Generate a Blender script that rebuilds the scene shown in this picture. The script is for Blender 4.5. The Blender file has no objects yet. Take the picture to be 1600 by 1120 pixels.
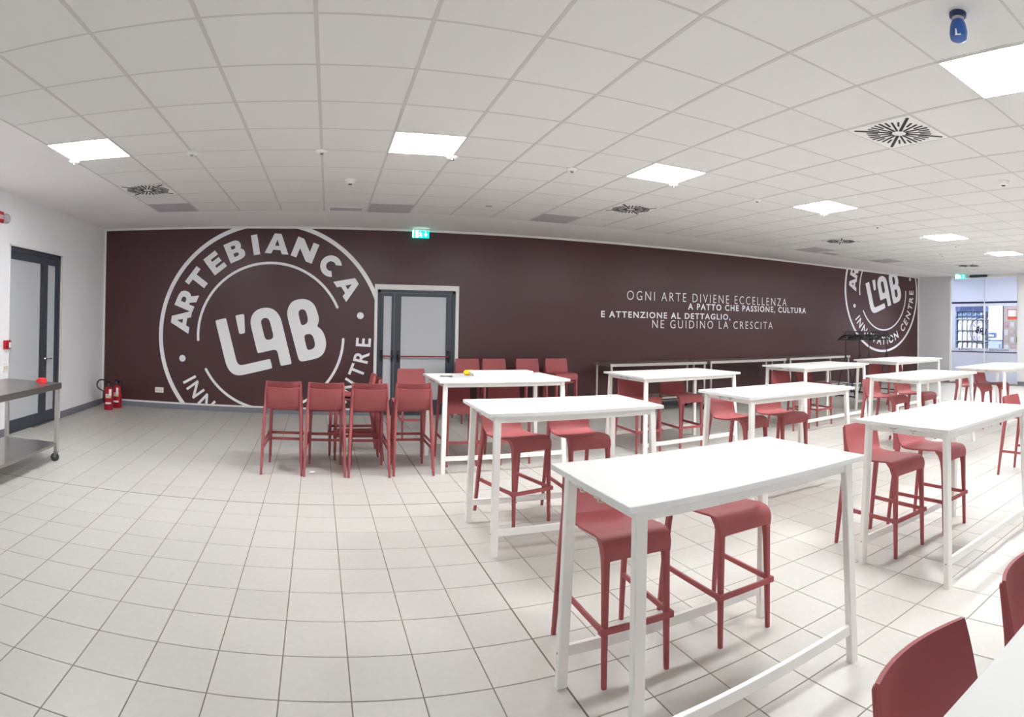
import bpy, bmesh, math, random
from mathutils import Matrix, Vector, Quaternion

S = bpy.context.scene
C = S.collection
random.seed(7)

# ------------------------------------------------------------------ camera
CAM_H = 1.5667
cam_d = bpy.data.cameras.new('camera')
cam_d.type = 'PANO'
cam_d.panorama_type = 'CENTRAL_CYLINDRICAL'
F, CY = 925.616, 495.857                       # a phone panorama: cylinder radius and horizon row in a 1600x1120 frame
cam_d.central_cylindrical_radius = 1.0
cam_d.central_cylindrical_range_u_min = -800.0 / F
cam_d.central_cylindrical_range_u_max = 800.0 / F
cam_d.central_cylindrical_range_v_min = (CY - 1120.0) / F
cam_d.central_cylindrical_range_v_max = CY / F
cam_d.clip_start = 0.02
cam = bpy.data.objects.new('camera', cam_d)
C.objects.link(cam)
RR = ((0.95248, -0.30415, 0.01641), (0.30403, 0.95261, 0.0097), (-0.01859, -0.00425, 0.99982))
right, fwd, up = (Vector(r) for r in RR)
cam.matrix_world = Matrix(((right.x, up.x, -fwd.x, 0), (right.y, up.y, -fwd.y, 0), (right.z, up.z, -fwd.z, CAM_H), (0, 0, 0, 1)))
S.camera = cam
S.cycles.diffuse_bounces = 7

# ------------------------------------------------------------------ light and exposure
S.view_settings.view_transform = 'Standard'
S.view_settings.look = 'None'
S.view_settings.gamma = 1.0
S.view_settings.use_curve_mapping = False
S.view_settings.exposure = 1.50
PANEL_W = 24.0                                   # emission of the LED ceiling panels
SHOP_W = 58.0
wd = bpy.data.worlds.new('world'); S.world = wd; wd.use_nodes = True
wd.node_tree.nodes['Background'].inputs[0].default_value = (0.8, 0.85, 0.9, 1)
wd.node_tree.nodes['Background'].inputs[1].default_value = 1.6   # overcast fill light, enters through unseen windows added behind the camera

# room sizes
XL, XR, YB, YF, H = -3.92, 15.10, 9.79, -5.6, 3.102
GX, GY, GSX, GSY = -0.0933, 2.9649, 0.60, 0.5987       # ceiling lattice
FX, FY, FSX, FSY, FA = 1.0744, 5.0222, 0.3013, 0.3232, 0.0196   # floor lattice

# ------------------------------------------------------------------ materials
def srgb(r, g, b):
    f = lambda c: (c/255/12.92) if c/255 <= 0.04045 else ((c/255+0.055)/1.055)**2.4
    return (f(r), f(g), f(b), 1)

def mat(name, col, rough=0.5, metal=0.0, noise=0.0, nscale=20.0, bump=0.0, spec=0.5, emit=None, estr=0.0, rnd=0.0, coat=0.0, trans=0.0):
    m = bpy.data.materials.new(name); m.use_nodes = True
    nt = m.node_tree; b = nt.nodes['Principled BSDF']
    b.inputs['Base Color'].default_value = col
    b.inputs['Roughness'].default_value = rough
    b.inputs['Metallic'].default_value = metal
    b.inputs['Specular IOR Level'].default_value = spec
    b.inputs['Coat Weight'].default_value = coat
    if emit:
        b.inputs['Emission Color'].default_value = emit
        b.inputs['Emission Strength'].default_value = estr
    if noise or bump or rnd:
        tc = nt.nodes.new('ShaderNodeNewGeometry')
        n = nt.nodes.new('ShaderNodeTexNoise'); n.inputs['Scale'].default_value = nscale; n.inputs['Detail'].default_value = 4
        nt.links.new(tc.outputs['Position'], n.inputs['Vector'])
        val = n.outputs['Fac']
        if noise or rnd:
            mr = nt.nodes.new('ShaderNodeMapRange'); mr.inputs['From Min'].default_value = 0.3; mr.inputs['From Max'].default_value = 0.7
            mr.inputs['To Min'].default_value = 1-noise; mr.inputs['To Max'].default_value = 1+noise
            nt.links.new(val, mr.inputs['Value'])
            fac = mr.outputs['Result']
            if rnd:
                oi = nt.nodes.new('ShaderNodeObjectInfo')
                ad = nt.nodes.new('ShaderNodeMath'); ad.operation = 'ADD'
                nt.links.new(oi.outputs['Random'], ad.inputs[0]); nt.links.new(tc.outputs['Random Per Island'], ad.inputs[1])
                fr = nt.nodes.new('ShaderNodeMath'); fr.operation = 'FRACT'; nt.links.new(ad.outputs[0], fr.inputs[0])
                m2 = nt.nodes.new('ShaderNodeMapRange'); m2.inputs['To Min'].default_value = 1-rnd; m2.inputs['To Max'].default_value = 1+rnd
                nt.links.new(fr.outputs[0], m2.inputs['Value'])
                mu = nt.nodes.new('ShaderNodeMath'); mu.operation = 'MULTIPLY'
                nt.links.new(fac, mu.inputs[0]); nt.links.new(m2.outputs['Result'], mu.inputs[1]); fac = mu.outputs[0]
            vm = nt.nodes.new('ShaderNodeVectorMath'); vm.operation = 'SCALE'
            vm.inputs[0].default_value = col[:3]
            nt.links.new(fac, vm.inputs['Scale']); nt.links.new(vm.outputs[0], b.inputs['Base Color'])
        if bump:
            bp = nt.nodes.new('ShaderNodeBump'); bp.inputs['Strength'].default_value = bump; bp.inputs['Distance'].default_value = 0.002
            nt.links.new(val, bp.inputs['Height']); nt.links.new(bp.outputs[0], b.inputs['Normal'])
    return m

M = {}
M['ceil_tile'] = mat('mineral_fibre', srgb(226, 225, 223), 0.9, noise=0.015, nscale=160, bump=0.25, rnd=0.012)
M['ceil_bar'] = mat('ceiling_grid_metal', srgb(203, 200, 197), 0.6)
M['plaster'] = mat('plaster', srgb(236, 234, 233), 0.85, noise=0.01, nscale=3)
M['wall_white'] = mat('white_wall_paint', srgb(240, 240, 243), 0.7, noise=0.012, nscale=2.5)
M['wall_grey'] = mat('warm_grey_wall_paint', srgb(222, 221, 224), 0.7, noise=0.01, nscale=2.5)
M['brown'] = mat('brown_wall_film', srgb(79, 50, 51), 0.32, noise=0.02, nscale=1.5, spec=0.4)
M['vinyl'] = mat('white_vinyl', srgb(243, 243, 245), 0.6)
M['white_trim'] = mat('white_trim', srgb(232, 230, 228), 0.5)
M['skirt'] = mat('grey_skirting', srgb(122, 124, 132), 0.5)
M['floor'] = mat('floor_ceramic', srgb(191, 188, 182), 0.38, noise=0.025, nscale=28, bump=0.10, rnd=0.02, spec=0.4)
M['grout'] = mat('grout', srgb(128, 118, 108), 0.9, noise=0.1, nscale=9)
M['grout_dark'] = mat('dark_joint', srgb(104, 94, 84), 0.9)
M['table'] = mat('white_laminate', srgb(224, 224, 222), 0.5, spec=0.4)
M['table_frame'] = mat('white_painted_metal', srgb(236, 234, 229), 0.45)
M['stool'] = mat('brick_red_plastic', srgb(160, 84, 86), 0.55, spec=0.32, noise=0.02, nscale=60, bump=0.05)
M['steel'] = mat('brushed_steel', srgb(176, 172, 168), 0.28, metal=1.0, noise=0.05, nscale=14)
M['steel_light'] = mat('satin_steel', srgb(205, 202, 198), 0.36, metal=0.85)
M['anthracite'] = mat('anthracite_metal', srgb(62, 68, 78), 0.45)
M['door_panel'] = mat('light_grey_door_panel', srgb(196, 198, 203), 0.5)
M['black'] = mat('black_plastic', srgb(24, 25, 30), 0.45)
M['black_metal'] = mat('black_metal', srgb(20, 22, 30), 0.4)
M['rubber'] = mat('grey_rubber', srgb(78, 80, 84), 0.6)
M['red_paint'] = mat('red_enamel', srgb(178, 22, 40), 0.3)
M['red_bar'] = mat('red_bar_plastic', srgb(150, 30, 40), 0.4)
M['red_plastic'] = mat('red_plastic', srgb(220, 40, 45), 0.4)
M['yellow'] = mat('yellow_plastic', srgb(250, 200, 20), 0.4)
M['white_plastic'] = mat('white_plastic', srgb(236, 236, 234), 0.4)
M['paper'] = mat('paper', srgb(248, 248, 248), 0.8)
M['film_clear'] = mat('plastic_sleeve', srgb(205, 206, 210), 0.15)
M['ink'] = mat('grey_ink', srgb(190, 190, 196), 0.6)
M['cream_label'] = mat('cream_label', srgb(222, 205, 180), 0.6)
M['blue_plastic'] = mat('blue_plastic', srgb(38, 92, 170), 0.35)
M['blue_dark'] = mat('dark_blue_plastic', srgb(34, 52, 92), 0.4)
M['silver'] = mat('chrome', srgb(210, 210, 214), 0.15, metal=1.0)
M['grille_dark'] = mat('dark_slot', srgb(32, 30, 36), 0.7)
M['grille_grey'] = mat('perforated_grey_metal', srgb(182, 177, 184), 0.7)
M['led'] = mat('led_panel', (1, 1, 1, 1), 0.5, emit=(0.97, 0.985, 1, 1), estr=PANEL_W)
M['shop_led'] = mat('shop_led_panel', (1, 1, 1, 1), 0.5, emit=(0.96, 0.98, 1, 1), estr=SHOP_W)
M['exit_white'] = mat('lit_white_sign', srgb(235, 255, 250), 0.4, emit=(0.75, 1, 0.95, 1), estr=1.6)
M['exit_green'] = mat('lit_green_sign', srgb(0, 160, 120), 0.4, emit=(0.0, 0.62, 0.42, 1), estr=1.0)
M['shop_wall'] = mat('white_shop_wall', srgb(238, 240, 244), 0.7)
M['shop_blue'] = mat('blue_grey_shelving', srgb(96, 120, 148), 0.5)
M['shop_navy'] = mat('navy_panel', srgb(38, 60, 110), 0.5)
M['shop_grey'] = mat('grey_cabinet', srgb(140, 152, 170), 0.5)
M['shop_beige'] = mat('beige_pegboard', srgb(205, 198, 190), 0.7)
M['bag_white'] = mat('white_bag_paper', srgb(232, 230, 232), 0.6, noise=0.05, nscale=30)
M['bag_blue'] = mat('light_blue_packet', srgb(170, 205, 235), 0.5)
M['green'] = mat('green_packet', srgb(110, 175, 80), 0.5)
M['orange'] = mat('orange_red_print', srgb(215, 85, 60), 0.5)
M['pink'] = mat('pink_packet', srgb(205, 170, 178), 0.5)
M['graphic'] = mat('dark_blue_lettering', srgb(44, 50, 84), 0.5)

def glass_mat(name, tint, gl=0.10):
    m = bpy.data.materials.new(name); m.use_nodes = True; nt = m.node_tree
    nt.nodes.remove(nt.nodes['Principled BSDF'])
    o = nt.nodes['Material Output']
    t = nt.nodes.new('ShaderNodeBsdfTransparent'); t.inputs[0].default_value = tint
    g = nt.nodes.new('ShaderNodeBsdfGlossy'); g.inputs['Roughness'].default_value = 0.02
    x = nt.nodes.new('ShaderNodeMixShader'); x.inputs[0].default_value = gl
    nt.links.new(t.outputs[0], x.inputs[1]); nt.links.new(g.outputs[0], x.inputs[2]); nt.links.new(x.outputs[0], o.inputs[0])
    return m
M['glass'] = glass_mat('clear_glass', (0.97, 0.98, 1, 1), 0.07)

def frost_mat():
    m = bpy.data.materials.new('frosted_film'); m.use_nodes = True; nt = m.node_tree
    nt.nodes.remove(nt.nodes['Principled BSDF']); o = nt.nodes['Material Output']
    d = nt.nodes.new('ShaderNodeBsdfDiffuse'); d.inputs[0].default_value = srgb(228, 231, 240)
    t = nt.nodes.new('ShaderNodeBsdfTranslucent'); t.inputs[0].default_value = srgb(224, 227, 238)
    x = nt.nodes.new('ShaderNodeMixShader'); x.inputs[0].default_value = 0.45
    g = nt.nodes.new('ShaderNodeBsdfGlossy'); g.inputs['Roughness'].default_value = 0.22
    y = nt.nodes.new('ShaderNodeMixShader'); y.inputs[0].default_value = 0.08
    nt.links.new(d.outputs[0], x.inputs[1]); nt.links.new(t.outputs[0], x.inputs[2])
    nt.links.new(x.outputs[0], y.inputs[1]); nt.links.new(g.outputs[0], y.inputs[2]); nt.links.new(y.outputs[0], o.inputs[0])
    return m
M['frost'] = frost_mat()

# ------------------------------------------------------------------ mesh helpers
def box(bm, c0, c1, bev=0.0, mtx=None):
    x0, y0, z0 = (min(a, b) for a, b in zip(c0, c1)); x1, y1, z1 = (max(a, b) for a, b in zip(c0, c1))
    vs = [bm.verts.new(p) for p in ((x0,y0,z0),(x1,y0,z0),(x1,y1,z0),(x0,y1,z0),(x0,y0,z1),(x1,y0,z1),(x1,y1,z1),(x0,y1,z1))]
    fs = [bm.faces.new([vs[i] for i in f]) for f in ((3,2,1,0),(4,5,6,7),(0,1,5,4),(1,2,6,5),(2,3,7,6),(3,0,4,7))]
    if bev:
        es = list({e for f in fs for e in f.edges})
        r = bmesh.ops.bevel(bm, geom=es, offset=bev, segments=2, profile=0.5, affect='EDGES')
        vs = list({v for f in r['faces'] for v in f.verts} | {v for v in vs if v.is_valid})
    if mtx is not None:
        for v in vs: v.co = mtx @ v.co
    return vs

def loft(bm, rings, closed=True, cap=True):
    R = [[bm.verts.new(p) for p in r] for r in rings]
    n = len(R[0])
    for a, b in zip(R[:-1], R[1:]):
        for i in range(n if closed else n-1):
            j = (i+1) % n
            bm.faces.new((a[i], a[j], b[j], b[i]))
    if cap:
        bm.faces.new(list(reversed(R[0]))); bm.faces.new(R[-1])
    return R

def rrect(cx, cy, z, w, d, r=0.006, k=2):
    pts = []
    r = min(r, w/2.01, d/2.01)
    for qx, qy, a0 in ((1,1,0),(-1,1,90),(-1,-1,180),(1,-1,270)):
        for i in range(k+1):
            a = math.radians(a0 + 90*i/k)
            pts.append((cx+qx*(w/2-r)+r*math.cos(a), cy+qy*(d/2-r)+r*math.sin(a), z))
    return pts

def tube(bm, pts, r, n=8, cap=True):
    pts = [Vector(p) for p in pts]
    rings = []
    nrm = None
    for i, p in enumerate(pts):
        t = (pts[min(i+1, len(pts)-1)] - pts[max(i-1, 0)]).normalized()
        if nrm is None:
            nrm = t.orthogonal().normalized()
        nrm = (nrm - t*nrm.dot(t)).normalized()
        b = t.cross(nrm)
        rr = r[i] if isinstance(r, (list, tuple)) else r
        rings.append([p + nrm*math.cos(2*math.pi*k/n)*rr + b*math.sin(2*math.pi*k/n)*rr for k in range(n)])
    loft(bm, rings, True, cap)

def lathe(bm, prof, c=(0,0,0), n=20):
    rings = [[(c[0]+r*math.cos(2*math.pi*k/n), c[1]+r*math.sin(2*math.pi*k/n), c[2]+z) for k in range(n)] for r, z in prof]
    loft(bm, rings, True, True)

def bar(bm, a, b, w, d, up=(0,0,1)):
    """box-section bar from a to b; w is across, d along the up direction"""
    a, b = Vector(a), Vector(b); t = (b-a).normalized(); u = Vector(up); u = (u - t*u.dot(t)).normalized(); s = t.cross(u)
    rings = [[p + s*w/2*i + u*d/2*j for i, j in ((1,1),(-1,1),(-1,-1),(1,-1))] for p in (a, b)]
    loft(bm, rings)

def mesh_of(bm, name, m, smooth=False):
    bmesh.ops.recalc_face_normals(bm, faces=bm.faces[:])
    me = bpy.data.meshes.new(name); bm.to_mesh(me); bm.free()
    if smooth:
        me.polygons.foreach_set('use_smooth', [True]*len(me.polygons))
        me.set_sharp_from_angle(angle=math.radians(38))
    me.materials.append(M[m] if isinstance(m, str) else m)
    return me

def obj(name, bm, m, parent=None, smooth=False, loc=None):
    me = bm if isinstance(bm, bpy.types.Mesh) else mesh_of(bm, name, m, smooth)
    o = bpy.data.objects.new(name, me); C.objects.link(o)
    if parent: o.parent = parent
    if loc is not None: o.location = loc
    return o

def tag(o, label, cat, group=None):
    o['label'] = label; o['category'] = cat
    if group: o['group'] = group
    return o

def thing(name, label, cat, loc=(0,0,0), rz=0.0, group=None, scale=1.0):
    o = bpy.data.objects.new(name, None); C.objects.link(o)
    o.empty_display_size = 0.1
    o.location = loc; o.rotation_euler = (0, 0, rz); o.scale = (scale,)*3
    return tag(o, label, cat, group)

def thing_part(name, parent):
    o = bpy.data.objects.new(name, None); C.objects.link(o); o.empty_display_size = 0.1; o.parent = parent
    return o

def struct(name, bm, m, parent=None, smooth=False):
    o = obj(name, bm, m, parent, smooth)
    if parent is None: o['kind'] = 'structure'
    return o

def dup(root, loc, rz=0.0, label=None, group=None, scale=None):
    r = root.copy(); C.objects.link(r); r.location = loc; r.rotation_euler = (0, 0, rz)
    if scale: r.scale = (scale,)*3
    if label: r['label'] = label
    if group: r['group'] = group
    for ch in root.children:
        c = ch.copy(); C.objects.link(c); c.parent = r
        for g in ch.children:
            d = g.copy(); C.objects.link(d); d.parent = c
    return r

def new(): return bmesh.new()

def islands(bm):
    seen, out = set(), []
    bm.verts.ensure_lookup_table()
    for v in bm.verts:
        if v in seen: continue
        st, grp = [v], set()
        while st:
            u = st.pop()
            if u in grp: continue
            grp.add(u); st += [e.other_vert(u) for e in u.link_edges if e.other_vert(u) not in grp]
        seen |= grp; out.append(grp)
    res = []
    for grp in out:
        b = bmesh.new(); mp = {u: b.verts.new(u.co) for u in grp}
        for f in {f for u in grp for f in u.link_faces}: b.faces.new([mp[u] for u in f.verts])
        res.append(b)
    bm.free(); return res

def text_poly(s, size=1.0, offset=0.0, depth=0.002, spacing=1.0):
    """the text as a mesh in the local xy plane; returns bmesh"""
    cu = bpy.data.curves.new('t', 'FONT'); cu.body = s; cu.size = size; cu.offset = offset; cu.extrude = depth/2; cu.space_character = spacing
    cu.resolution_u = 4
    o = bpy.data.objects.new('t', cu); C.objects.link(o)
    dg = bpy.context.evaluated_depsgraph_get()
    me = bpy.data.meshes.new_from_object(o.evaluated_get(dg))
    bpy.data.objects.remove(o); bpy.data.curves.remove(cu)
    bm = new(); bm.from_mesh(me); bpy.data.meshes.remove(me)
    return bm

def bounds(bm):
    xs = [v.co.x for v in bm.verts]; ys = [v.co.y for v in bm.verts]
    return min(xs), max(xs), min(ys), max(ys)

def fit_text(s, x0, x1, y0, y1, offset=0.0, depth=0.002, spacing=1.0):
    bm = text_poly(s, 1.0, offset, depth, spacing)
    a, b, c, d = bounds(bm)
    hb = bounds_h(offset)
    for v in bm.verts:
        v.co.x = x0 + (v.co.x-a)/(b-a)*(x1-x0)
        v.co.y = y0 + (v.co.y-hb[0])/(hb[1]-hb[0])*(y1-y0)
    return bm
_hb = {}
def bounds_h(offset):
    if offset not in _hb:
        t = text_poly('H', 1.0, offset); q = bounds(t); t.free(); _hb[offset] = (q[2], q[3])
    return _hb[offset]

def poly_fill(bm, loops, depth):
    """loops: outline plus holes in xy; extruded by depth in z"""
    edges = []
    for lp in loops:
        vs = [bm.verts.new((x, y, 0)) for x, y in lp]
        edges += [bm.edges.new((vs[i], vs[(i+1) % len(vs)])) for i in range(len(vs))]
    r = bmesh.ops.triangle_fill(bm, edges=edges, use_beauty=True)
    fs = [g for g in r['geom'] if isinstance(g, bmesh.types.BMFace)]
    e = bmesh.ops.extrude_face_region(bm, geom=fs)
    for v in e['geom']:
        if isinstance(v, bmesh.types.BMVert): v.co.z += depth

def smooth_loop(lp, it=1):
    for _ in range(it):
        out = []
        for i in range(len(lp)):
            a, b = lp[i], lp[(i+1) % len(lp)]
            L = math.hypot(a[0]-b[0], a[1]-b[1]); k = 0.25 if L < 0.08 else 0.02/L
            out.append((a[0]+(b[0]-a[0])*k, a[1]+(b[1]-a[1])*k)); out.append((b[0]+(a[0]-b[0])*k, b[1]+(a[1]-b[1])*k))
        lp = out
    return lp

# ================================================================== SETTING
# ---- floor: grout bed and separate tiles
bm = new(); box(bm, (XL-0.2, YF-0.2, -0.08), (XR+4.2, YB+0.2, -0.003))
floor = struct('floor', bm, 'grout')
def cam_px(p):
    v = Vector(p) - Vector((0, 0, CAM_H)); x, y, z = right.dot(v), fwd.dot(v), up.dot(v); r = math.hypot(x, y)
    return 800+F*math.atan2(x, y), CY-F*z/r
def chamfer_tile(bm, w, d, cx=0, cy=0, rot=None):
    """5 faces: bevelled rim, flat top; 0.0 is the top"""
    rings = []
    for z, ins in ((-0.010, 0.0), (-0.0016, 0.0), (0.0, 0.0016)):
        r = [(cx+sx*(w/2-ins), cy+sy*(d/2-ins), z) for sx, sy in ((1,1),(-1,1),(-1,-1),(1,-1))]
        if rot: r = [(math.cos(rot)*x-math.sin(rot)*y, math.sin(rot)*x+math.cos(rot)*y, z) for x, y, z in r]
        rings.append(r)
    R = loft(bm, rings, True, False); bm.faces.new(R[-1])
jw = 0.0052
cells = []
ca, sa = math.cos(FA), math.sin(FA)
for i in range(-18, 46):
    for j in range(-17, 33):
        lx, ly = FX+FSX*(i+0.5), FY-FSY*(j+0.5)
        x, y = ca*lx-sa*ly, sa*lx+ca*ly
        if not (XL-0.12 < x < XR+0.12 and YF < y < YB+0.12): continue
        px, py = cam_px((x, y, 0))
        vis = -40 < px < 1640 and py < 1190
        dist = math.hypot(x, y)
        if not vis and dist > 0 and (y < -1.5 and not (-40 < px < 1640)): 
            pass
        cells.append((0 if vis else 1, dist, i, j, lx, ly, x, y))
cells.sort()
tb = new(); chamfer_tile(tb, FSX-jw, FSY-jw); tile_me = mesh_of(tb, 'floor_tile', 'floor')
rest = new()
for n, (v, dd, i, j, lx, ly, x, y) in enumerate(cells):
    if n < 298:
        t = bpy.data.objects.new('floor_tile', tile_me); C.objects.link(t); t.parent = floor
        t.location = (x, y, 0); t.rotation_euler = (0, 0, FA)
    else:
        chamfer_tile(rest, FSX-jw, FSY-jw, lx, ly, FA)
o = obj('floor_tile', rest, 'floor', floor); o['kind'] = 'stuff'
# wider dark movement joint across the tiles (two of them)
def joint(name, lx0, ly0, lx1, ly1, w):
    bm = new()
    P = [(ca*a-sa*b, sa*a+ca*b) for a, b in ((lx0, ly0), (lx1, ly1))]
    bar(bm, (P[0][0], P[0][1], -0.0015), (P[1][0], P[1][1], -0.0015), w, 0.004)
    return obj(name, bm, 'grout_dark', floor)
joint('movement_joint', FX, -1.0, FX, YB-0.05, 0.008)
joint('movement_joint', XL+0.2, FY, XR-0.4, FY, 0.009)

# ---- ceiling: plaster border, grid bars and tiles
NI0, NI1, NJ0, NJ1 = -4, 25, -9, 9
gx = lambda i: GX+GSX*i
gy = lambda j: GY+GSY*j
bm = new()
box(bm, (XL-0.2, YF-0.2, H+0.10), (XR+0.2, YB+0.2, H+0.2))
box(bm, (XL-0.2, YF-0.2, H), (gx(NI0)-0.004, YB+0.2, H+0.10))
box(bm, (gx(NI0)-0.004, gy(NJ1)+0.004, H), (XR+0.2, YB+0.2, H+0.10))
box(bm, (gx(NI1), YF-0.2, H), (XR+0.2, gy(NJ1), H+0.10))
box(bm, (gx(NI0), YF-0.2, H), (gx(NI1), gy(NJ0), H+0.10))
ceiling = struct('ceiling', bm, 'plaster')
for i in range(NI0, NI1+1):
    bm = new(); box(bm, (gx(i)-0.012, gy(NJ0), H+0.001), (gx(i)+0.012, gy(NJ1), H+0.004)); obj('grid_runner', bm, 'ceil_bar', ceiling)
for j in range(NJ0, NJ1+1):
    bm = new(); box(bm, (gx(NI0), gy(j)-0.008, H+0.002), (gx(NI1), gy(j)+0.008, H+0.004)); obj('cross_runner', bm, 'ceil_bar', ceiling)
LIGHTS = [(i, 3) for i in (-4, 1, 5, 9, 14, 18, 22)]+[(i, -3) for i in (5, 9, 14, 18, 22)]
VENTS = [(6, -1), (-4, 6), (6, 6), (13, 6), (21, 6)]
GREY = [(-4, 8), (1, 8), (5, 8), (14, 8), (18, 8)]
SMALLV = [(0, 8), (15, 8)]
used = set(LIGHTS) | set(VENTS) | set(GREY)
cells = []
for i in range(NI0, NI1):
    for j in range(NJ0, NJ1):
        if (i, j) in used: continue
        x, y = gx(i+0.5), gy(j+0.5); px, py = cam_px((x, y, H))
        vis = y > 0 and -40 < px < 1640 and py > -60
        cells.append((0 if vis else 1, math.hypot(x, y), i, j, x, y))
cells.sort()
bm = new(); box(bm, (-0.296, -0.295, 0.0), (0.296, 0.295, 0.014)); ct = mesh_of(bm, 'ceiling_tile', 'ceil_tile')
rest = new()
for n, (v, dd, i, j, x, y) in enumerate(cells):
    if n < 298:
        t = bpy.data.objects.new('ceiling_tile', ct); C.objects.link(t); t.parent = ceiling; t.location = (x, y, H+0.003)
    else:
        box(rest, (x-0.296, y-0.295, H+0.003), (x+0.296, y+0.295, H+0.017))
o = obj('ceiling_tile', rest, 'ceil_tile', ceiling); o['kind'] = 'stuff'
for i, j in GREY:
    bm = new(); box(bm, (gx(i)+0.012, gy(j)+0.008, H), (gx(i+1)-0.012, gy(j+1)-0.008, H+0.012))
    o = obj('perforated_panel', bm, 'grille_grey', ceiling); o['label'] = 'grey perforated metal ceiling panel'

# ---- walls
T = 0.25
DL0, DL1, DLT = 6.55, 8.07, 2.45                # door in left wall (along Y), top
bm = new()
box(bm, (XL-T, YF, 0), (XL, DL0, H)); box(bm, (XL-T, DL1, 0), (XL, YB, H)); box(bm, (XL-T, DL0, DLT), (XL, DL1, H))
struct('wall_left', bm, 'wall_white')
DX0, DX1, DT = 0.755, 2.17, 2.17                # door in back wall
bm = new()
box(bm, (XL-T, YB, 0), (DX0, YB+T, H)); box(bm, (DX1, YB, 0), (XR+T, YB+T, H)); box(bm, (DX0, YB, DT), (DX1, YB+T, H))
struct('wall_back', bm, 'brown')
GY0, GY1 = 6.53, 8.70                           # glass entrance in right wall
bm = new()
box(bm, (XR, GY1, 0), (XR+T, YB, H)); box(bm, (XR, YF, 0), (XR+T, GY0, H))
struct('wall_right', bm, 'wall_grey')
FILL_WIN = [(-3.2, -1.3), (-0.9, 1.0), (1.4, 3.3), (3.7, 5.6)]; WZ0, WZ1 = 0.95, 2.75  # unseen windows, added to brighten the walls and the stool backs
bm = new(); xs = [XL-T]+[v for w in FILL_WIN for v in w]+[XR+T]
for a, b in zip(xs[0::2], xs[1::2]): box(bm, (a, YF-T, 0), (b, YF, H))
for a, b in FILL_WIN: box(bm, (a, YF-T, 0), (b, YF, WZ0)); box(bm, (a, YF-T, WZ1), (b, YF, H))
struct('wall_front', bm, 'wall_white')
for n, (a, b) in enumerate(FILL_WIN):
    bm = new(); yw = YF-0.12
    for p, q_ in (((a, WZ0), (a+0.06, WZ1)), ((b-0.06, WZ0), (b, WZ1)), ((a, WZ0), (b, WZ0+0.06)), ((a, WZ1-0.06), (b, WZ1)), (((a+b)/2-0.04, WZ0), ((a+b)/2+0.04, WZ1))): box(bm, (p[0], yw-0.03, p[1]), (q_[0], yw+0.03, q_[1]))
    w_ = struct('fill_window_%d' % (n+1), bm, 'white_trim')
    bm = new(); box(bm, (a, yw-0.004, WZ0), (b, yw+0.004, WZ1)); obj('pane', bm, 'glass', w_)
    pl = bpy.data.lights.new('portal', 'AREA'); pl.shape = 'RECTANGLE'; pl.size = b-a; pl.size_y = WZ1-WZ0; pl.cycles.is_portal = True
    po = bpy.data.objects.new('fill_portal', pl); C.objects.link(po); po.location = ((a+b)/2, YF-0.02, (WZ0+WZ1)/2); po.rotation_euler = (math.radians(90), 0, 0); po.parent = w_
# white edge trims of the brown wall
bm = new(); box(bm, (XL, YB-0.012, H-0.035), (XR, YB, H)); struct('trim_1', bm, 'white_trim')
bm = new(); box(bm, (XL, YB-0.010, 0.085), (DX0, YB, 0.113)); box(bm, (DX1, YB-0.010, 0.085), (XR, YB, 0.113)); struct('trim_2', bm, 'white_trim')
bm = new(); box(bm, (XL, YB-0.010, 0.113), (XL+0.035, YB, H-0.035)); struct('trim_3', bm, 'white_trim')
bm = new(); box(bm, (XR-0.07, YB-0.010, 0.113), (XR, YB, H-0.035)); struct('trim_4', bm, 'white_trim')
bm = new(); box(bm, (XL, YB-0.014, 0), (DX0, YB, 0.085)); box(bm, (DX1, YB-0.014, 0), (XR, YB, 0.085)); struct('baseboard_back', bm, 'skirt')
bm = new(); box(bm, (XL, DL1+0.02, 0), (XL+0.014, YB, 0.10)); box(bm, (XL, YF, 0), (XL+0.014, DL0-0.02, 0.10)); struct('baseboard_left', bm, 'skirt')
bm = new(); box(bm, (XR-0.014, GY1, 0), (XR, YB, 0.10)); box(bm, (XR-0.014, YF, 0), (XR, GY0, 0.10)); struct('baseboard_right', bm, 'skirt')

# ---- door in the left wall (recessed, two leaves)
xd = XL-0.055
bm = new()
for a, b in (((DL0, 0), (DL0+0.035, DLT)), ((DL1-0.06, 0), (DL1, DLT)), ((DL0, DLT-0.06), (DL1, DLT)), ((DL0, 0), (DL1, 0.015))):
    box(bm, (xd-0.04, a[0], a[1]), (xd+0.035, b[0], b[1]), 0.003)
d1 = struct('door_1', bm, 'anthracite')
def leaf(parent, axis, a0, a1, z0, z1, at, sw, rail_t, rail_b, m_frame='anthracite', m_panel='door_panel', th=0.05):
    fr = new(); pn = new()
    def bx(b, u0, u1, w0, w1, t0, t1, bev=0.0):
        if axis == 'y': box(b, (at+t0, u0, w0), (at+t1, u1, w1), bev)
        else: box(b, (u0, at-t1, w0), (u1, at-t0, w1), bev)
    l, r = sw
    bx(fr, a0, a0+l, z0, z1, -th/2, th/2, 0.003); bx(fr, a1-r, a1, z0, z1, -th/2, th/2, 0.003)
    bx(fr, a0+l, a1-r, z1-rail_t, z1, -th/2, th/2); bx(fr, a0+l, a1-r, z0, z0+rail_b, -th/2, th/2)
    bx(pn, a0+l, a1-r, z0+rail_b, z1-rail_t, -th/2+0.008, th/2-0.010)
    f = obj('leaf_frame', fr, m_frame, parent); p = obj('panel', pn, m_panel, parent)
    return f
f1 = leaf(d1, 'y', DL0+0.037, 7.56, 0.018, DLT-0.062, xd, (0.03, 0.11), 0.10, 0.15)
f2 = leaf(d1, 'y', 7.565, DL1-0.062, 0.018, DLT-0.062, xd, (0.11, 0.09), 0.10, 0.15)
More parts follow.
